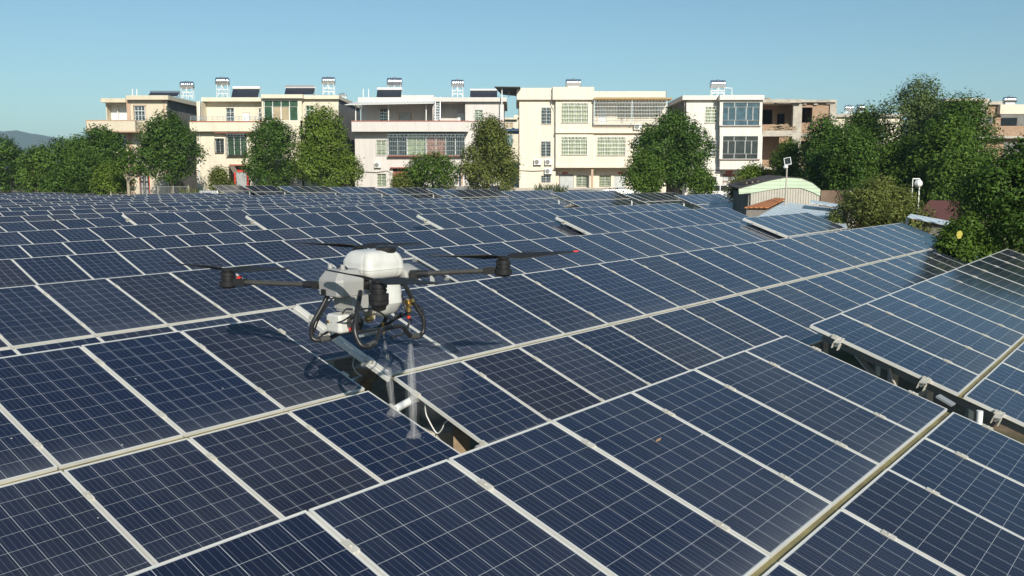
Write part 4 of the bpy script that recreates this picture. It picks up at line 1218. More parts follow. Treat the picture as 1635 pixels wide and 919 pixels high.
T = tree
T('dark leafy tree cut by the left photo edge', -45, 222, 56, 312, 92, 11, LEAFA, 'low', 6500, .38)
T('dark tree second from the left edge below the hill', 28, 232, 98, 312, 88, 12, LEAFD, 'low', 4200, .36)
T('tree with a pointed top right of the hill', 56, 219, 134, 310, 96, 13, LEAFA, 'round', 4200, .38)
T('light topped tree before the leftmost house balcony', 96, 217, 166, 308, 84, 14, LEAFD, 'round', 4600, .34)
T('broad tree under the leftmost house balcony', 118, 201, 219, 310, 80, 15, LEAFA, 'round', 7500, .33)
T('tall tree peeping in at the left photo edge above the others', -60, 196, 6, 300, 110, 16, LEAFA, 'round', 3200, .42)
T('big round tree hiding the leftmost house right corner', 213, 181, 324, 290, 85, 17, LEAFA, 'round', 11000, .32, bark=BARK)
T('bright green shrub mass below the broad balcony tree', 144, 262, 208, 311, 74, 18, LEAFB, 'low', 4200, .27, trunk=False, name='shrub', cat='shrub', group='shrubs')
T('low round shrub right of the spiky grass by the red door strips', 328, 268, 374, 306, 87, 19, LEAFC, 'low', 3200, .24, trunk=False, name='shrub', cat='shrub', group='shrubs')
T('dark round tree left of the bright cone shaped tree', 382, 186, 484, 304, 88, 20, LEAFA, 'round', 10500, .31)
T('bright cone shaped tree before the cream tiled house', 452, 176, 582, 304, 87, 21, LEAFB, 'cone', 13500, .33)
T('small tree in front of the pale grey house long window', 642, 243, 738, 308, 76, 22, LEAFD, 'round', 5600, .27)
T('small shrub left of the pale grey house tree', 620, 276, 662, 310, 75, 23, LEAFC, 'low', 2200, .22, trunk=False, name='shrub', cat='shrub', group='shrubs')
T('tall tree covering the right end of the pale grey house', 728, 182, 834, 308, 76, 24, LEAFC, 'cone', 10500, .30)
T('large dark glossy tree between the pink cream and the white tiled house', 1012, 178, 1128, 306, 74, 25, LEAFA, 'round', 12500, .30)
T('smaller tree in front of the pink cream house right end', 996, 242, 1062, 310, 69, 26, LEAFD, 'round', 5200, .25)
T('round shrub before the white tiled house wall', 1094, 270, 1142, 311, 70, 27, LEAFD, 'low', 3400, .24, trunk=False, name='shrub', cat='shrub', group='shrubs')
T('shrub showing above the dark shed roof', 1178, 262, 1224, 300, 66, 28, LEAFB, 'low', 2800, .24, trunk=False, name='shrub', cat='shrub', group='shrubs')
T('little bush between the white car and the shed', 1163, 285, 1188, 318, 56, 29, LEAFC, 'low', 1600, .17, trunk=False, name='shrub', cat='shrub', group='shrubs')
T('bright young tree before the brick house open bay', 1236, 226, 1284, 300, 64, 30, LEAFB, 'tall', 4200, .24)
T('broad dark tree left in the right hand grove', 1280, 186, 1350, 320, 60, 31, LEAFA, 'round', 9500, .25)
T('broad dark tree right of the brick house under the peeping tanks', 1330, 168, 1428, 320, 62, 32, LEAFA, 'round', 12500, .26)
T('tallest pale green tree of the right hand grove', 1412, 132, 1514, 300, 60, 33, LEAFP, 'round', 12500, .25)
T('tall dark tree before the far right brick house', 1474, 150, 1582, 320, 56, 34, LEAFA, 'round', 12500, .25)
T('leafy tree filling the grove below the tallest one', 1390, 215, 1500, 325, 53, 35, LEAFD, 'low', 8000, .23)
T('dark low tree in the grove between the brick house and the olive bush', 1288, 236, 1352, 330, 54, 41, LEAFA, 'low', 6500, .24)
T('leafy tree in the grove before the far right brick house wall', 1470, 236, 1580, 335, 47, 42, LEAFD, 'low', 8500, .21)
T('dark bushy mass between the left edge trees, lower than its neighbours', 70, 262, 150, 312, 79, 43, LEAFA, 'low', 5200, .30)
T('dark crown closing the grove between the two broad dark trees', 1310, 205, 1400, 325, 51, 44, LEAFA, 'low', 8500, .22)
T('dark crown closing the grove below the tallest pale tree right side', 1440, 190, 1560, 325, 50, 45, LEAFD, 'low', 9500, .22)
T('large leaved tree at the right photo edge with a yellow leaf', 1548, 224, 1740, 430, 25, 36, LEAFA, 'round', 16000, .145, .30, aspect=.42)
T('olive feathery bush behind the pale blue shed roof', 1320, 288, 1474, 380, 35, 37, LEAFE, 'low', 12000, .15, .32, aspect=.35, trunk=False, name='shrub', cat='shrub', group='shrubs')
T('low large leaved bush under the red brown roof', 1496, 347, 1580, 420, 25, 38, LEAFD, 'low', 5200, .135, .26, aspect=.42, trunk=False, name='shrub', cat='shrub', group='shrubs')
y = at(1531, 374, 23.4)
tag(MB().prism([(y.x - .075, y.y, y.z), (y.x - .03, y.y, y.z - .11), (y.x + .04, y.y, y.z - .10), (y.x + .085, y.y, y.z + .02), (y.x + .03, y.y, y.z + .11), (y.x - .04, y.y, y.z + .09)], (.02, .015, .0)).build('yellow_leaf', YELLOWLEAF), 'big yellow leaf hanging in the low bush under the red brown roof', 'leaf')

def papaya():
    b = at(205, 306, 71); gz = terrain(b.x, 71)
    root = thing('papaya_tree', 'slim tree with a pale forked trunk before the leftmost house', 'tree', (b.x, 71, gz), 'broadleaf trees')
    rng = np.random.default_rng(77)
    f = at(204, 288, 71); tips = [at(198, 262, 71), at(211, 270, 71), at(190, 268, 71.4), at(205, 248, 70.6), at(222, 276, 71)]
    m = MB(); m.tube([(b.x, 71, gz - .1), b, f], [.15, .12, .11], 9)
    for t in tips: m.tube([f, f.lerp(t, .5) + Vector((.05, 0, 0)), t], [.09, .07, .04], 7)
    m.build('trunk', PALEBARK, root)
    P, N = [], []
    for t in tips:
        for k in range(26):
            a = rng.uniform(0, 6.283); r = rng.uniform(.4, 1.15)
            c = np.array(t) + np.array([math.cos(a) * r, math.sin(a) * r, .35 - r * .35 + rng.normal() * .12])
            for q in range(9):
                P.append(c + rng.normal(size=3) * .16); N.append(np.array([math.cos(a) * .5, math.sin(a) * .5, 1]) + rng.normal(size=3) * .3)
    leaf_mesh('crown', np.array(P), np.array(N), .27, rng, LEAFD, root, root, .42)
papaya()

def blades(name, label, cat, xs, ytop, Y, n, seed, mat, spread=.35, w=.05, group=None, kind=None, ybase=None):
    """upright strap leaves springing from the ground"""
    rng = random.Random(seed)
    a, b = at(xs[0], ytop, Y), at(xs[1], ytop, Y)
    cx = (a.x + b.x) / 2; gz = terrain(cx, Y); H_ = a.z - gz
    V, F = [], []
    for i in range(n):
        x = rng.uniform(a.x, b.x); y = Y + rng.uniform(-.5, .5); h = H_ * rng.uniform(.6, 1.05); an = rng.uniform(0, 6.283); l = rng.uniform(.2, 1) * spread * h
        dx, dy = math.cos(an) * l, math.sin(an) * l; sx, sy = -math.sin(an) * w, math.cos(an) * w
        o = len(V)
        for t, k in ((0, 1), (.4, .95), (.75, .6), (1, .03)):
            px, py, pz = x + dx * t * t, y + dy * t * t, gz + h * (t - .18 * t ** 3)
            V += [(px - sx * k, py - sy * k, pz), (px + sx * k, py + sy * k, pz)]
        F += [(o, o + 1, o + 3, o + 2), (o + 2, o + 3, o + 5, o + 4), (o + 4, o + 5, o + 7, o + 6)]
    me = bpy.data.meshes.new(name); me.from_pydata([(p[0] - cx, p[1] - Y, p[2] - gz) for p in V], [], F)
    at_ = me.attributes.new('tint', 'FLOAT', 'FACE'); at_.data.foreach_set('value', [rng.random() for _ in F])
    me.materials.append(mat)
    o = bpy.data.objects.new(name, me); COL.objects.link(o); o.location = (cx, Y, gz)
    return tag(o, label, cat, group, kind)
blades('spiky_plant', 'grey green spiky plant before the pink cream house', 'plant', (855, 902), 284.5, 74, 260, 1, LEAFG, .5, .05, 'tall grassy plants')
blades('reed_clump', 'tall reed clump beside the grey side of the leftmost house', 'plant', (290, 312), 283, 80, 90, 2, LEAFC, .45, .05, 'tall grassy plants')
blades('reed_clump', 'reed clump in the weeds under the broad balcony tree', 'plant', (106, 132), 288, 82, 90, 3, LEAFD, .4, .05, 'tall grassy plants')
blades('weeds', 'strip of dry weeds along the far left field edge', 'grass', (20, 210), 298, 83, 1500, 4, leaf_mat('dry_grass', (.13, .10, .045), (.26, .20, .10)), .6, .05, None, 'stuff')
# ------------------------------------------------------------------ sheds, car, lamp, fences
def shed():
    Y0 = 47.0
    p = at(1245, 310, Y0); gz = terrain(p.x, Y0)
    S = thing('green_shed', 'shed with a pale green sheet gable and a dark sheet roof', 'shed', (p.x, Y0, gz))
    GREEN = wall_mat('pale_green_boards', (0.52, 0.63, 0.47), (40, 0.19), 0.62, 0.0, 0.3, 0.1)
    BEI = sheet_mat('beige_ribbed_sheet', (0.56, 0.52, 0.45), 0.14, 0, 0.6, 0.35)
    DARK = sheet_mat('dark_roof_sheet', (0.085, 0.075, 0.065), 0.25, 0, 0.8, 0.5)
    GREYW = plain('grey_old_boards', (0.17, 0.17, 0.15), .9, 0, .45, 2.0)
    top = [(1179, 301), (1200, 295.5), (1228, 288), (1255, 283), (1279, 284.5), (1297, 292), (1309.5, 302)]
    low = [(1179.5, 309), (1199, 307.5), (1228, 302.5), (1255, 299), (1279, 299.5), (1297, 306), (1309, 312)]
    m = MB()
    for i in range(len(top) - 1):
        m.prism([at(*low[i], Y0), at(*low[i + 1], Y0), at(*top[i + 1], Y0), at(*top[i], Y0)], (0, .05, 0))
    m.build('gable_sheet', GREEN, S)
    m = MB()
    for i in range(len(low) - 1):
        if i == 0: continue
        a, b = at(*low[i], Y0), at(*low[i + 1], Y0)
        m.prism([(a.x, Y0 + .06, gz - .1), (b.x, Y0 + .06, gz - .1), (b.x, Y0 + .06, b.z + .3), (a.x, Y0 + .06, a.z + .3)], (0, .08, 0))
    m.build('front_wall', BEI, S)
    m = MB()
    for i in range(len(top) - 1):
        a, b = at(*top[i], Y0), at(*top[i + 1], Y0)
        up = Vector((0, 0, .05)); bk = Vector((1.3, 8, .12))
        m.add([a + up, b + up, b + up + bk, a + up + bk, a, b, b + bk, a + bk], [(0, 1, 2, 3), (7, 6, 5, 4), (0, 4, 5, 1), (1, 5, 6, 2), (2, 6, 7, 3), (3, 7, 4, 0)])
    m.build('roof', DARK, S)
    a = at(1196, 300, Y0)
    MB().prism([(a.x, Y0 + .2, gz - .1), (a.x, Y0 + .2, a.z - .2), (a.x + 1.1, Y0 + 7.8, a.z - .2), (a.x + 1.1, Y0 + 7.8, gz - .1)], (.1, 0, 0)).build('side_wall', GREYW, S)
    b = at(1309, 306, Y0); MB().prism([(b.x - .1, Y0 + .2, gz - .1), (b.x - .1, Y0 + .2, b.z - .1), (b.x + 1.1, Y0 + 7.8, b.z - .1), (b.x + 1.1, Y0 + 7.8, gz - .1)], (.1, 0, 0)).build('side_wall', GREYW, S)
    bl = MB(); rr = random.Random(8)
    for k in range(7):
        q = at(1192 + 9 * k, 291 - k * 1.2, Y0 + 1.5); bl.bar(q, q + Vector((.6, 4.5, .05)), .08)
    bl.build('roof_battens', WOOD, S)
shed()

def sheet_roof(name, label, cat, corners, mat, wallmat, thick=.05, group=None):
    """roof sheet through four photo points with given distances, walls under it"""
    P = [at(*c) for c in corners]
    c = sum(P, Vector()) / 4; gz = terrain(c.x, c.y)
    S = thing(name, label, cat, (c.x, c.y, gz), group)
    m = MB(); m.add(P + [p - Vector((0, 0, thick)) for p in P], [(0, 1, 2, 3), (7, 6, 5, 4), (0, 4, 5, 1), (1, 5, 6, 2), (2, 6, 7, 3), (3, 7, 4, 0)])
    m.build('roof', mat, S)
    w = MB()
    for i in range(4):
        a, b = P[i].lerp(c, .08), P[(i + 1) % 4].lerp(c, .08)
        w.prism([(a.x, a.y, gz - .1), (b.x, b.y, gz - .1), (b.x, b.y, b.z - .12), (a.x, a.y, a.z - .12)], (.05, .05, 0))
    w.build('wall', wallmat, S)
    return S
BLUE = sheet_mat('pale_blue_sheet', (0.60, 0.69, 0.75), 0.3, 0, 0.45, 0.22)
ORG = sheet_mat('orange_tile_sheet', (0.50, 0.19, 0.07), 0.22, 0, 0.8, 0.4)
REDR = sheet_mat('red_brown_sheet', (0.20, 0.065, 0.045), 0.22, 0, 0.65, 0.3)
GREYB = plain('grey_shed_wall', (0.22, 0.20, 0.18), .9, 0, .4, 1.5)
sheet_roof('blue_roof_shed', 'low shed with a wide pale blue sheet roof behind the solar tables', 'shed',
           [(1196, 352, 37.0), (1352, 362, 33.0), (1346, 333, 42.0), (1252, 321.5, 45.0)], BLUE, GREYB)
sheet_roof('orange_roof_shed', 'small shed with an orange tiled roof left of the pale blue roof', 'shed',
           [(1188, 330, 43.0), (1226, 330, 42.6), (1254, 316, 45.2), (1238, 314.5, 46.0)], ORG, GREYB)
sheet_roof('red_roof_shed', 'shed with a red brown sheet roof under the right hand trees', 'shed',
           [(1456, 349, 33.0), (1560, 352, 32.0), (1570, 320, 40.0), (1484, 319, 41.0)], REDR, GREYB)
m = MB(); P = [at(1292, 327, 41.2), at(1342, 334, 40.2), at(1345, 326, 41.6), at(1294, 318, 43)]
P[0].z += .14; P[1].z += .1
m.add(P + [p - Vector((0, 0, .03)) for p in P], [(0, 1, 2, 3), (7, 6, 5, 4), (0, 4, 5, 1), (1, 5, 6, 2), (2, 6, 7, 3), (3, 7, 4, 0)])
tag(m.build('loose_sheet', BLUE), 'loose blue sheet curling up on the pale blue roof ridge', 'roof sheet')
m = MB(); P = [at(1448, 345, 31.6), at(1512, 358, 30.4), at(1516, 352, 31.2), at(1454, 340.5, 32.4)]
m.add(P + [p - Vector((0, 0, .04)) for p in P], [(0, 1, 2, 3), (7, 6, 5, 4), (0, 4, 5, 1), (1, 5, 6, 2), (2, 6, 7, 3), (3, 7, 4, 0)])
for q in (P[0], P[1]): m.bar(q + Vector((.1, .2, -.03)), (q.x + .1, q.y + .2, terrain(q.x, q.y) - .1), .07)
tag(m.build('lean_to', BLUE), 'pale blue lean to sheet in front of the red brown roof', 'lean to')
# brick garden wall and tank in the grove
a, b = at(1310, 312, 50), at(1570, 300, 50)
g = terrain(a.x, 50)
t = thing('garden_wall', 'weathered brick and render wall behind the olive bush', 'wall', ((a.x + b.x) / 2, 50, g))
MB().box((a.x, 50, g - .1), (b.x, 50.22, at(1400, 303, 50).z)).build('wall', plain('old_brown_wall', (.17, .12, .085), .9, 0, .45, 1.2), t)
for x in (1362, 1410, 1456, 1512, 1540):
    p = at(x, 300, 49.9); MB().box((p.x - .25, 49.85, g - .1), (p.x + .25, 50.3, at(x, 301, 50).z)).build('pillar', CONC, t)
def plastic_tank():
    c = at(1466, 292, 46); g = terrain(c.x, 46)
    t = thing('round_tank', 'white round tank with a pipe frame in the grove under the tall trees', 'water tank', (c.x, 46, g))
    MB().lathe(c, [(.02, -.17), (.12, -.16), (.19, -.08), (.19, .08), (.13, .15), (.02, .17)], 22, Vector((.6, -1, .1))).build('tank', WHITEPAINT, t)
    f = MB(); x0 = at(1458, 292, 46).x; zt = at(1458, 284.5, 46).z
    f.bar((x0, 46.1, g), (x0, 46.1, zt), .035).bar((x0, 46.1, zt), (c.x + .1, 46.1, zt), .05).bar((c.x + .1, 46.1, zt), (c.x + .1, 46.1, g), .05)
    f.build('pipe_frame', PVC, t)
plastic_tank()
def lamp():
    b = at(1254, 318, 43.5); g = terrain(b.x, 43.5)
    t = thing('solar_lamp', 'pole with a small tilted solar panel and a lamp head beside the green shed', 'lamp', (b.x, 43.5, g))
    top = at(1254, 262, 43.5)
    MB().tube([(b.x, 43.5, g - .1), (b.x, 43.5, top.z)], [.05, .035], 10).build('pole', CONC, t)
    c = at(1257, 256.5, 43.5)
    u, v, n = Vector((.93, -.3, .18)), Vector((-.05, -.55, -.83)), None
    u.normalize(); n = u.cross(v).normalized(); v = n.cross(u)
    w, h = .15, .19
    vs = [c + u * (w * i) + v * (h * j) + n * k for k in (0, .03) for i, j in ((-1, -1), (1, -1), (1, 1), (-1, 1))]
    m = MB(); m.add(vs, [(0, 1, 2, 3), (7, 6, 5, 4), (0, 4, 5, 1), (1, 5, 6, 2), (2, 6, 7, 3), (3, 7, 4, 0)]); m.build('panel', GLASSD, t)
    m = MB()
    for i, j in (((-1, -1), (1, -1)), ((1, -1), (1, 1)), ((1, 1), (-1, 1)), ((-1, 1), (-1, -1))):
        for off in (-.01, .04): m.bar(c + u * (w * i[0]) + v * (h * i[1]) + n * off, c + u * (w * j[0]) + v * (h * j[1]) + n * off, .025)
    m.bar(c + n * .02, top, .04)
    m.build('panel_frame', WHITEPAINT, t)
    q = at(1254, 265.5, 43.4); MB().lathe(q, [(.02, -.07), (.1, -.06), (.12, .0), (.09, .07), (.02, .08)], 14).build('lamp_head', WHITEPAINT, t)
lamp()
def car():
    Y = 73.0; c = at(1141, 305, Y); g = terrain(c.x, Y)
    t = thing('parked_car', 'white car parked before the white tiled house behind the solar tables', 'car', (c.x, Y, g))
    PAINT = plain('white_car_paint', (.78, .78, .77), .22, 0, .04, 1)
    L_ = 2.15; prof = [(-L_, .35), (-L_, .72), (-1.55, .86), (-1.0, .92), (-.35, 1.42), (.75, 1.46), (1.45, 1.05), (2.0, .98), (L_, .8), (L_, .35)]
    m = MB(); m.prism([(c.x + x, Y - .82, g + z) for x, z in prof], (0, 1.64, 0)); m.build('body', PAINT, t, bevel=.09)
    for s in (-1, 1):
        yy = Y + s * .825
        MB().prism([(c.x - .85, yy, g + .95), (c.x - .32, yy, g + 1.36), (c.x + .2, yy, g + 1.38), (c.x + .2, yy, g + .95)], (0, s * .012, 0)).prism(
            [(c.x + .28, yy, g + .95), (c.x + .28, yy, g + 1.38), (c.x + .72, yy, g + 1.38), (c.x + 1.15, yy, g + .98)], (0, s * .012, 0)).build('side_window', GLASSD, t)
    MB().add([(c.x - 1.0, Y - .68, g + .95), (c.x - 1.0, Y + .68, g + .95), (c.x - .39, Y + .6, g + 1.42), (c.x - .39, Y - .6, g + 1.42)], [(0, 1, 2, 3)]) 
    m = MB(); m.add([Vector((c.x - 1.01, Y - .70, g + .945)), Vector((c.x - 1.01, Y + .70, g + .945)), Vector((c.x - .40, Y + .62, g + 1.405)), Vector((c.x - .40, Y - .62, g + 1.405)),
        Vector((c.x - 1.03, Y - .70, g + .96)), Vector((c.x - 1.03, Y + .70, g + .96)), Vector((c.x - .42, Y + .62, g + 1.43)), Vector((c.x - .42, Y - .62, g + 1.43))],
        [(0, 1, 2, 3), (7, 6, 5, 4), (0, 4, 5, 1), (1, 5, 6, 2), (2, 6, 7, 3), (3, 7, 4, 0)]); m.build('windscreen', GLASSD, t)
    for x in (-1.35, 1.35):
        for s in (-1, 1):
            w = MB().lathe((c.x + x, Y + s * .8, g + .31), [(.02, .09), (.2, .1), (.31, .08), (.31, -.08), (.2, -.1), (.02, -.09)], 20, Vector((0, 1, 0))).build('wheel', BLACKPL, t)
            MB().lathe((c.x + x, Y + s * .905, g + .31), [(.02, .0), (.19, .0), (.19, -.02)], 16, Vector((0, s, 0))).build('rim', STAINLESS, w)
car()
# chain-link fence, sheet hoarding, small white scoop at the far left edge of the field
def fence():
    t = None
    a, b = at(178, 297, 80), at(300, 297, 80); g = terrain(b.x, 80)
    t = thing('wire_fence', 'grey chain link fence along the far left field edge', 'fence', ((a.x + b.x) / 2, 80, g))
    m = MB(); z0, z1 = at(200, 309, 80).z, a.z
    n = int((b.x - a.x) / .22)
    for i in range(n):
        x = a.x + (b.x - a.x) * i / n; h = z1 - z0
        m.bar((x, 80, z0), (min(b.x, x + h), 80, z1), .012); m.bar((x, 80.01, z1), (min(b.x, x + h), 80.01, z0), .012)
    m.bar((a.x, 80, z1), (b.x, 80, z1), .03); m.build('mesh', STEEL, t)
    for i in range(6):
        x = a.x + (b.x - a.x) * i / 5; MB().bar((x, 80.05, g - .6), (x, 80.05, z1 + .08), .06).build('post', CONC, t)
    p = at(152, 302, 80); g = terrain(p.x, 80)
    tag(MB().tube([(p.x - .2, 80, p.z - .15), (p.x, 80, p.z + .05), (p.x + .2, 80, p.z + .2)], [.05, .14, .1], 10).bar((p.x, 80, g - .2), (p.x, 80, p.z), .05).build('white_spout', PVC), 'white plastic spout on a stake at the far field edge', 'spout')
    P0, P1 = at(318, 303.5, 82), at(350, 303.5, 82)
    tag(MB().box((P0.x, 82, terrain(P0.x, 82) - .1), (P1.x, 82.04, P0.z)).build('sheet_hoarding', sheet_mat('grey_hoarding', (.46, .48, .50), .2, 0, .5, .2)), 'low grey sheet hoarding beside the leftmost raised solar table', 'hoarding')
    Q = at(95, 297, 84)
    tag(MB().box((Q.x - .6, 84, terrain(Q.x, 84) - .1), (Q.x + .5, 84.3, Q.z)).build('grey_box', CEMENT, bevel=.03), 'small grey box among the dry weeds at the far left', 'box')
    c = at(870, 297, 76)
    # low cement bank in front of the houses' yards
    a, b = at(795, 299, 78), at(1010, 299, 78)
    tag(MB().box((a.x, 78, HOUSE_Z - .5), (b.x, 78.4, a.z)).build('yard_wall', CONC), 'low tan cement wall before the pink cream house', 'wall')
fence()

# ------------------------------------------------------------------ spraying drone
def drone():
    C = at(584, 452, 7.7)
    D = thing('spraying_drone', 'white and grey spraying drone hovering over the solar tables with four rotors', 'drone', C)
    n = Vector((-.66, -.75, 0)); e = Vector((.75, -.66, 0)); z = Vector((0, 0, 1))
    def loft(c, rings, mat, name, parent=D, p=4.0, k=28, bevel=0, groove=0.0):
        """stack of rounded rectangles: (height, half length along nose, half width, nose shift, side shift)"""
        V, F = [], []
        for (h, a, b, sa, sb) in rings:
            for i in range(k):
                th = 2 * math.pi * i / k; cs, sn = math.cos(th), math.sin(th)
                gr = 1 - groove * math.exp(-(((th + .2) % (math.pi / 4)) - math.pi / 8) ** 2 / .0035)
                x = a * math.copysign(abs(cs) ** (2 / p), cs) + sa; y = b * math.copysign(abs(sn) ** (2 / p), sn) + sb
                V.append(c + n * (x * gr) + e * (y * gr) + z * h)
        for j in range(len(rings) - 1):
            for i in range(k): F.append((j * k + i, j * k + (i + 1) % k, (j + 1) * k + (i + 1) % k, (j + 1) * k + i))
        F.append(tuple(reversed(range(k)))); F.append(tuple(range((len(rings) - 1) * k, len(rings) * k)))
        m = MB(); m.add(V, F, True)
        o = m.build(name, mat, parent)
        md = o.modifiers.new('edges', 'EDGE_SPLIT'); md.split_angle = RAD(35)
        return o
    def chunk(c, rings, mat, name, parent=D, ch=.25, bev=.006):
        """hard-edged moulded box: rings of chamfered rectangles (height, half length, half width, nose shift)"""
        V, F = [], []
        for (h, a, b, sa) in rings:
            q = ch * min(a, b)
            for x, y in ((a, b - q), (a - q, b), (-a + q, b), (-a, b - q), (-a, -b + q), (-a + q, -b), (a - q, -b), (a, -b + q)):
                V.append(c + n * (x + sa) + e * y + z * h)
        for j in range(len(rings) - 1):
            for i in range(8): F.append((j * 8 + i, j * 8 + (i + 1) % 8, (j + 1) * 8 + (i + 1) % 8, (j + 1) * 8 + i))
        F.append(tuple(reversed(range(8)))); F.append(tuple(range((len(rings) - 1) * 8, len(rings) * 8)))
        m = MB(); m.add(V, F); return m.build(name, mat, parent, bevel=bev)
    # upper and lower tank
    cu = at(596, 441, 7.75)
    up = loft(cu, [(h_, a_ * .83, b_ * .83, s1, s2) for h_, a_, b_, s1, s2 in [(-.012, .17, .16, 0, 0), (.0, .215, .20, 0, 0), (.02, .245, .225, 0, 0), (.06, .262, .242, 0, 0), (.075, .262, .242, 0, 0), (.08, .267, .247, 0, 0), (.086, .262, .242, 0, 0), (.12, .258, .238, 0, 0), (.15, .256, .234, 0, 0), (.20, .228, .205, 0, 0), (.226, .198, .172, 0, 0), (.238, .16, .135, 0, 0)]], TANKPL, 'tank', p=6.5, k=112, groove=.022)
    m = MB()
    for s in (-.13, -.04, .05, .14):
        pts = []
        for t in range(13):
            h = [-.0, .03, .08, .12, .16, .19, .215, .19, .16, .12, .08, .03, .0][t]
            w = [.20, .232, .25, .25, .244, .205, 0, -.205, -.244, -.25, -.25, -.232, -.20][t]
            pts.append(cu + n * s + e * w + z * (h + (.012 if t == 6 else 0)))
        m.tube(pts, .009, 6)
    pass
    cl = at(611, 450, 7.72)
    loft(cl, [(0, .13, .13, 0, 0), (-.06, .14, .14, 0, 0), (-.17, .13, .14, 0, .02), (-.25, .10, .12, 0, .0), (-.30, .05, .07, .01, -.04), (-.31, .02, .03, .01, -.05)], TANKPL, 'lower_tank', p=3.2)
    lid = MB().lathe(cu + n * -.08 + e * .08 + z * .218, [(.085, 0), (.09, .02), (.09, .045), (.075, .055), (.02, .058)], 24).build('tank_lid', BLACKPL, D)
    # centre frame
    loft(at(598, 447, 7.75), [(-.05, .24, .17, 0, 0), (.0, .26, .20, 0, 0), (.02, .24, .18, 0, 0)], BLACKPL, 'centre_frame', p=6)
    # grey nose box with sloped shoulders, studs, ribbed heat sink
    cb = at(545, 458, 7.42)
    box = chunk(cb, [(h_, a_ * .86, b_ * .86, s_) for h_, a_, b_, s_ in [(-.065, .16, .17, 0), (-.052, .172, .182, 0), (.06, .178, .185, 0), (.078, .172, .18, 0), (.148, .125, .135, -.012), (.158, .11, .125, -.016)]], GREYPL, 'nose_cover', ch=.3)
    for s in (-.085, .085):
        MB().lathe(cb + e * s + n * .05 + z * .16, [(.022, 0), (.02, .035), (.014, .042), (.002, .043)], 14).build('stud', GREYPL, box)
    MB().tube([cb + e * -.06 + z * .163, cb + n * -.02 + z * .19, cb + e * .08 + z * .166], .008, 8).build('cover_cable', BLACKPL, box)
    MB().bar(cb + n * .142 + e * -.045 + z * -.03, cb + n * .162 + e * -.045 + z * -.03, .05, .05).build('nose_camera', BLACKPL, D)
    hs = MB(); ch = at(560, 481, 7.40)
    for i in range(11): hs.bar(ch + e * (-.12 + .024 * i) + z * .055, ch + e * (-.12 + .024 * i) - z * .055, .012, .16, n)
    hs.build('heat_sink', GREYPL, D)
    chunk(ch, [(-.08, .10, .13, -.03), (-.045, .105, .135, -.03), (-.04, .09, .125, -.03), (.06, .09, .125, -.03)], GREYPL, 'battery_case', ch=.15)
    # rear wing cover on the right
    wg = at(652, 436, 7.85)
    loft(wg, [(-.07, .07, .05, 0, .0), (-.02, .10, .075, 0, 0), (.03, .10, .075, .0, -.01), (.085, .06, .03, .02, -.05)], GREYPL, 'rear_cover', p=5)
    # pump with white housing and black motor, brass fitting, beige plate
    cp = at(545, 514, 7.32)
    pump = chunk(cp, [(-.078, .085, .085, 0), (-.065, .098, .098, 0), (.06, .098, .098, 0), (.078, .085, .085, 0)], TANKPL, 'pump', ch=.22, bev=.01)
    MB().lathe(at(562, 514, 7.28), [(.02, 0), (.06, .0), (.066, .02), (.066, .07), (.05, .085), (.01, .09)], 22, e).build('pump_motor', BLACKPL, pump)
    MB().lathe(at(531, 514, 7.26), [(.012, 0), (.016, .03), (.026, .04), (.026, .07)], 12, -e + n * -.2).build('pump_fitting', BRASS, pump)
    MB().bar(at(559.5, 522, 7.22), at(559.5, 527, 7.22), .022).build('red_valve', RED, pump)
    pl = at(590, 501, 7.5)
    MB().prism([pl + e * -.09 + z * .05, pl + e * .08 + z * .03, pl + e * .07 - z * .035, pl + e * .0 - z * .05, pl + e * -.07 - z * .02], n * .012).build('lower_plate', plain('beige_plate', (.50, .46, .38), .5), D)
    MB().lathe(at(591, 508, 7.44), [(.004, .05), (.022, .05), (.027, .03), (.03, 0), (.02, -.02)], 14, n).build('drain_valve', BRASS, D)
    # arms with rotors
    motors = {'l': ((364, 449, 7.75), Vector((-.62, .26, 0)), (512, 454, 7.55)), 'r': ((803, 430, 7.65), Vector((.93, .30, 0)), (655, 437, 7.75)),
              'n': ((604, 470, 6.60), Vector((.55, -.52, 0)), (597, 452, 7.45)), 'f': ((573, 410, 8.85), Vector((-1.0, .10, 0)), (590, 430, 7.95))}
    for key, (mp, bd, root) in motors.items():
        M = at(*mp); A = at(*root); d = (M - A).normalized()
        arm = MB().tube([A, M - d * .10], .0225, 14).build('arm', CARBON, D)
        MB().tube([A, A + d * .16], [.036, .030], 14).bar(A + d * .0, A + d * .07, .085, .07).build('arm_hinge', BLACKPL, arm)
        mt = MB()
        mt.lathe(M, [(.03, -.06), (.062, -.052), (.076, -.036), (.078, .008), (.07, .012), (.058, .014), (.058, .024), (.064, .026), (.064, .044), (.058, .046), (.058, .054), (.066, .056), (.066, .082), (.056, .090), (.03, .092), (.02, .095)], 28)
        mt.bar(M - d * .17, M - d * .06, .06, .065)
        if key == 'n': mt.lathe(M - z * .04, [(.078, .0), (.076, -.03), (.06, -.045), (.05, -.075), (.02, -.085), (.005, -.085)], 10)
        rotor = mt.build('rotor_motor', BLACKPL, D)
        for k in range(14):
            pass
        if key == 'l': MB().bar(M - d * .12 + z * .03, M - d * .10 + z * .05, .03).build('signal_lamp', RED, rotor)
        hub = MB().lathe(M + z * .095, [(.05, 0), (.052, .018), (.03, .03), (.005, .033)], 18).build('hub', BLACKPL, rotor)
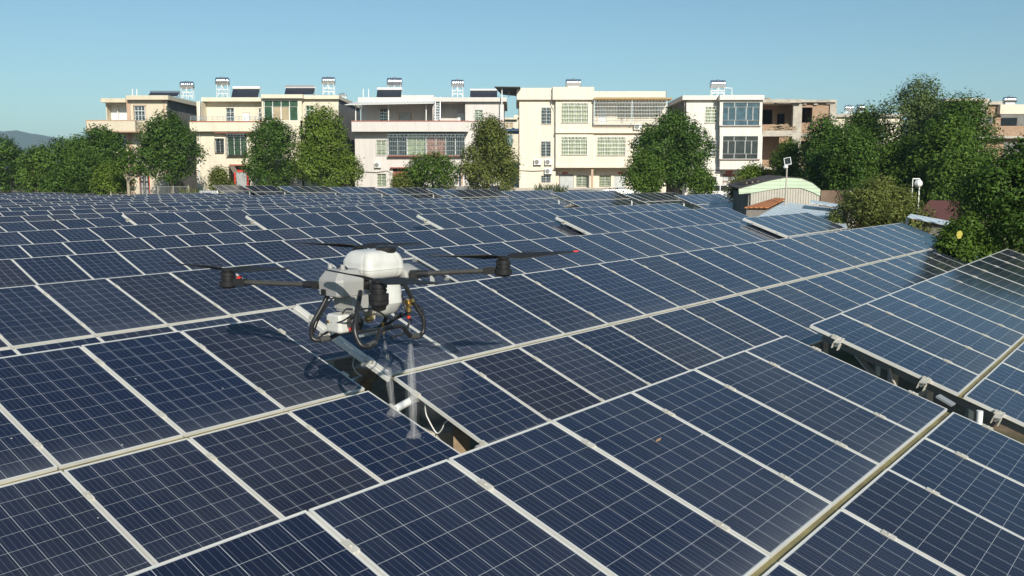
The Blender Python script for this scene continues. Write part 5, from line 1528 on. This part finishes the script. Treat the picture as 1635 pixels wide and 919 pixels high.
        for s in (1, -1):
            b = (bd * s).normalized(); q = z.cross(b)
            V, F = [], []
            prof = [(.03, .020, .40), (.08, .036, .42), (.16, .056, .38), (.28, .054, .28), (.42, .044, .20), (.56, .033, .14), (.645, .022, .10), (.665, .008, .08)]
            for r, hw, tw in prof:
                c_ = M + z * (.112 + r * .045) + b * r
                for sgn in (-1, 1):
                    V.append(c_ + q * (hw * sgn) + z * (hw * sgn * tw) + z * .004); V.append(c_ + q * (hw * sgn) + z * (hw * sgn * tw) - z * .004)
            for i in range(len(prof) - 1):
                o = i * 4
                F += [(o, o + 2, o + 6, o + 4), (o + 1, o + 5, o + 7, o + 3), (o, o + 4, o + 5, o + 1), (o + 2, o + 3, o + 7, o + 6)]
            F += [(0, 1, 3, 2), (28, 30, 31, 29)]
            m = MB(); m.add(V, F, False); bl = m.build('blade', BLADE, rotor)
            if key == 'r' and s == 1:
                t0 = M + z * (.112 + .65 * .045) + b * .65
                MB().bar(t0 + z * .004, t0 + b * .05 + z * .006, .03, .012).build('blade_tip', RED, rotor)
    # landing gear
    def gear(pts, r=.0205): return MB().tube(curve([at(*p) for p in pts], 3), r, 12).build('landing_leg', BLACKPL, D)
    gear([(527, 462, 7.42), (514, 488, 7.38), (500, 513, 7.34), (497, 524, 7.34), (497.5, 537, 7.34), (503, 542, 7.34), (512, 542, 7.36), (524, 540, 7.4), (536, 534, 7.5), (550, 529, 7.65), (575, 528, 7.9), (600, 524, 8.1), (612, 515, 8.2), (618, 500, 8.15)])
    gear([(575, 465, 7.26), (571, 490, 7.08), (566, 518, 6.98), (567, 532, 6.95), (572, 545, 6.94), (579, 552, 6.94), (592, 552, 6.98), (599, 546, 7.05), (606, 529, 7.2), (614, 524, 7.3), (640, 520, 7.5), (648, 528, 7.6), (656, 536, 7.68), (664, 537, 7.75), (672, 533, 7.8), (676, 524, 7.82), (675, 505, 7.82), (668, 495, 7.82), (659, 478, 7.8), (648, 458, 7.76), (641, 446, 7.74)])
    MB().tube([at(566, 530, 7.0), at(590, 527, 7.5), at(606, 524, 8.05)], .013, 10).tube([at(625, 538, 7.6), at(645, 531, 8.0), at(655, 512, 8.1), at(640, 470, 8.0)], .013, 10).build('rear_leg', BLACKPL, D)
    MB().bar(at(573, 536, 7.1), at(613, 527, 7.45), .022, .018).build('cross_bar', STEEL, D)
    RUB = plain('dark_grey_rubber', (.07, .07, .068), .7)
    for p, q in (((511, 542, 7.35), (525, 539, 7.4)), ((586, 552, 6.96), (598, 547, 7.04)), ((655, 536, 7.67), (667, 536, 7.77))):
        a, b = at(*p), at(*q)
        wr = MB()
        for k in range(5): wr.tube([a.lerp(b, k / 5), a.lerp(b, (k + .85) / 5)], [.027, .026], 12)
        wr.build('foot_grip', RUB, D)
    ties = MB()
    for p in ((503, 509, 7.35), (568, 514, 6.99), (670, 497, 7.82)):
        a = at(*p); ties.tube([a - z * .012, a + z * .012], .022, 12)
    ties.build('cable_ties', BLACKPL, D)
    # hoses and cables
    h = MB()
    for pts in ([(533, 516, 7.25), (548, 511, 7.15), (562, 501, 7.1), (572, 494, 7.15), (590, 492, 7.3), (606, 498, 7.4), (620, 507, 7.5), (628, 508, 7.6), (632, 497, 7.7), (636, 470, 7.75)],
                [(540, 470, 7.3), (528, 478, 7.3), (518, 492, 7.32), (507, 512, 7.33), (501, 530, 7.34)],
                [(640, 470, 7.7), (644, 484, 7.7), (648, 496, 7.7), (654, 500, 7.75)], [(666, 486, 7.8), (674, 492, 7.78), (675, 500, 7.76), (668, 506, 7.76)],
                [(546, 500, 7.3), (552, 493, 7.2), (562, 493, 7.15)], [(503, 540, 7.36), (512, 536, 7.42), (520, 530, 7.5), (536, 528, 7.6)]):
        h.tube(curve([at(*p) for p in pts], 5), .0075, 8)
    h.build('hoses', BLACKPL, D)
    # right spray nozzle with brass body and red tip; rear one half hidden
    nz = MB(); a = at(652, 486, 7.80)
    nz.lathe(a, [(.012, .05), (.03, .05), (.03, .03), (.018, .02), (.018, -.03), (.024, -.035), (.024, -.06), (.014, -.07), (.012, -.10)], 14)
    nz.bar(a + e * -.05 + z * .02, a + e * .06 + z * .045, .03).bar(a + z * .02, a + e * .05 + n * .03 + z * .01, .025)
    nzo = nz.build('nozzle', BRASS, D)
    MB().lathe(at(652, 505, 7.80), [(.016, .012), (.016, -.012), (.008, -.02), (.002, -.02)], 12).build('nozzle_tip', RED, nzo)
    MB().bar(at(645, 492, 7.86), at(660, 480, 7.86), .07, .05).build('nozzle_bracket', plain('grey_metal_bracket', (.16, .15, .14), .45, .4), D)
    nz = MB(); b = at(612, 524, 8.10)
    nz.lathe(b, [(.02, .06), (.02, .0), (.012, -.03), (.01, -.05)], 12); nz.build('nozzle', BRASS, D)
    MB().bar(at(640, 500, 7.9), b, .02).bar(at(655, 497, 7.85), at(612, 518, 8.1), .018).build('spray_boom', BLACKPL, D)
drone()

# ------------------------------------------------------------------ water
def water_mat(name, dens, streak=False):
    t = NT(name)
    for l in list(t.out.inputs['Surface'].links): t.m.node_tree.links.remove(l)
    t.n.remove(t.b)
    v = t.new('ShaderNodeVolumePrincipled')
    v.inputs['Color'].default_value = (.97, .98, 1, 1); v.inputs['Density'].default_value = dens; v.inputs['Anisotropy'].default_value = -0.25
    if streak:
        mp = t.new('ShaderNodeMapping'); t.link(t.obj(), mp.inputs[0]); mp.inputs['Scale'].default_value = (70, 70, 7)
        n = t.noise(1.0, 3, 0.7, mp.outputs[0])
        t.link(t.math('MAXIMUM', t.math('MULTIPLY_ADD', n, dens * 6, -dens * 2.4), 0.0), v.inputs['Density'])
    t.link(v.outputs[0], t.out.inputs['Volume'])
    return t.m
JET = water_mat('fine_spray_water', 17.0, True)
JET2 = water_mat('loose_spray_water', 6.0, True)
SPL = plain('water_drops', (.80, .82, .84), .08, 0, .02)
def jet(label, top, hit, rads):
    t = thing('water_jet', label, 'water jet', hit, 'water jets falling from the drone')
    m = MB(); pts = [Vector(top).lerp(Vector(hit), s) for s in (0, .1, .25, .45, .7, .9, 1)]
    m.tube(pts, [r * .48 for r in rads], 12); m.build('stream', JET, t)
    m = MB(); m.tube(pts, [r * 1.7 for r in rads], 14); m.build('spray', JET2, t)
    m = MB(); rr = random.Random(len(label))
    for k in range(34):
        a = rr.uniform(0, 6.283); q = .13 * rr.random() ** 1.4; s = rr.uniform(.0012, .0030)
        c_ = Vector(hit) + Vector((q * math.cos(a), q * math.sin(a), rr.uniform(.004, .10) * (1 - q / .16) + q * .2 * math.cos(a + .6)))
        m.lathe(c_, [(.0005, -s), (s, 0), (.0005, s)], 5)
    m.build('splash', SPL, t)
    m = MB(); m.lathe(Vector(hit), [(.02, .003), (.06, .006), (.075, .02), (.06, .05), (.035, .085), (.015, .13), (.003, .16)], 16); m.build('spray_mist', PUFF, t)
E0 = Vector((0, 0, EYE))
PUFF = water_mat('spray_puff', 2.0, False)
jet('thinner water jet hitting the panel farther from the camera', at(612, 531, 8.10), E0 + Vector((-1.115, 8.113, -2.236)), [.004, .008, .016, .021, .020, .013, .004])
jet('water jet from the red tipped nozzle hitting the nearer panel', at(653, 509, 7.80), E0 + Vector((-.896, 7.822, -2.361)), [.003, .007, .016, .024, .026, .018, .005])
MIST = water_mat('drifting_mist', 0.07)
m = MB(); c = at(690, 600, 8.1)
prof = []
for i in range(11):
    a = math.pi * i / 10; prof.append((.30 * math.sin(a), -.42 * math.cos(a)))
m.lathe(c, prof, 20)
tag(m.build('mist', MIST), 'faint mist drifting right of the water jets', 'mist', None, 'stuff')

# ------------------------------------------------------------------ air between here and the hills
def haze():
    t = NT('thin_air')
    for l in list(t.out.inputs['Surface'].links): t.m.node_tree.links.remove(l)
    t.n.remove(t.b)
    v = t.new('ShaderNodeVolumePrincipled')
    v.inputs['Color'].default_value = (.56, .79, 1.0, 1); v.inputs['Density'].default_value = 0.00024; v.inputs['Anisotropy'].default_value = 0.0
    t.link(v.outputs[0], t.out.inputs['Volume'])
    me = bpy.data.meshes.new('haze')
    x, y0, y1, z0, z1 = 5600, -5600, 6500, -3.0, 170
    me.from_pydata([(-x, y0, z0), (x, y0, z0), (x, y1, z0), (-x, y1, z0), (-x, y0, z1), (x, y0, z1), (x, y1, z1), (-x, y1, z1)], [],
                   [(0, 3, 2, 1), (4, 5, 6, 7), (0, 1, 5, 4), (1, 2, 6, 5), (2, 3, 7, 6), (3, 0, 4, 7)])
    me.materials.append(t.m)
    o = bpy.data.objects.new('haze', me); COL.objects.link(o); o['kind'] = 'stuff'
HAZE = True
if HAZE: haze()
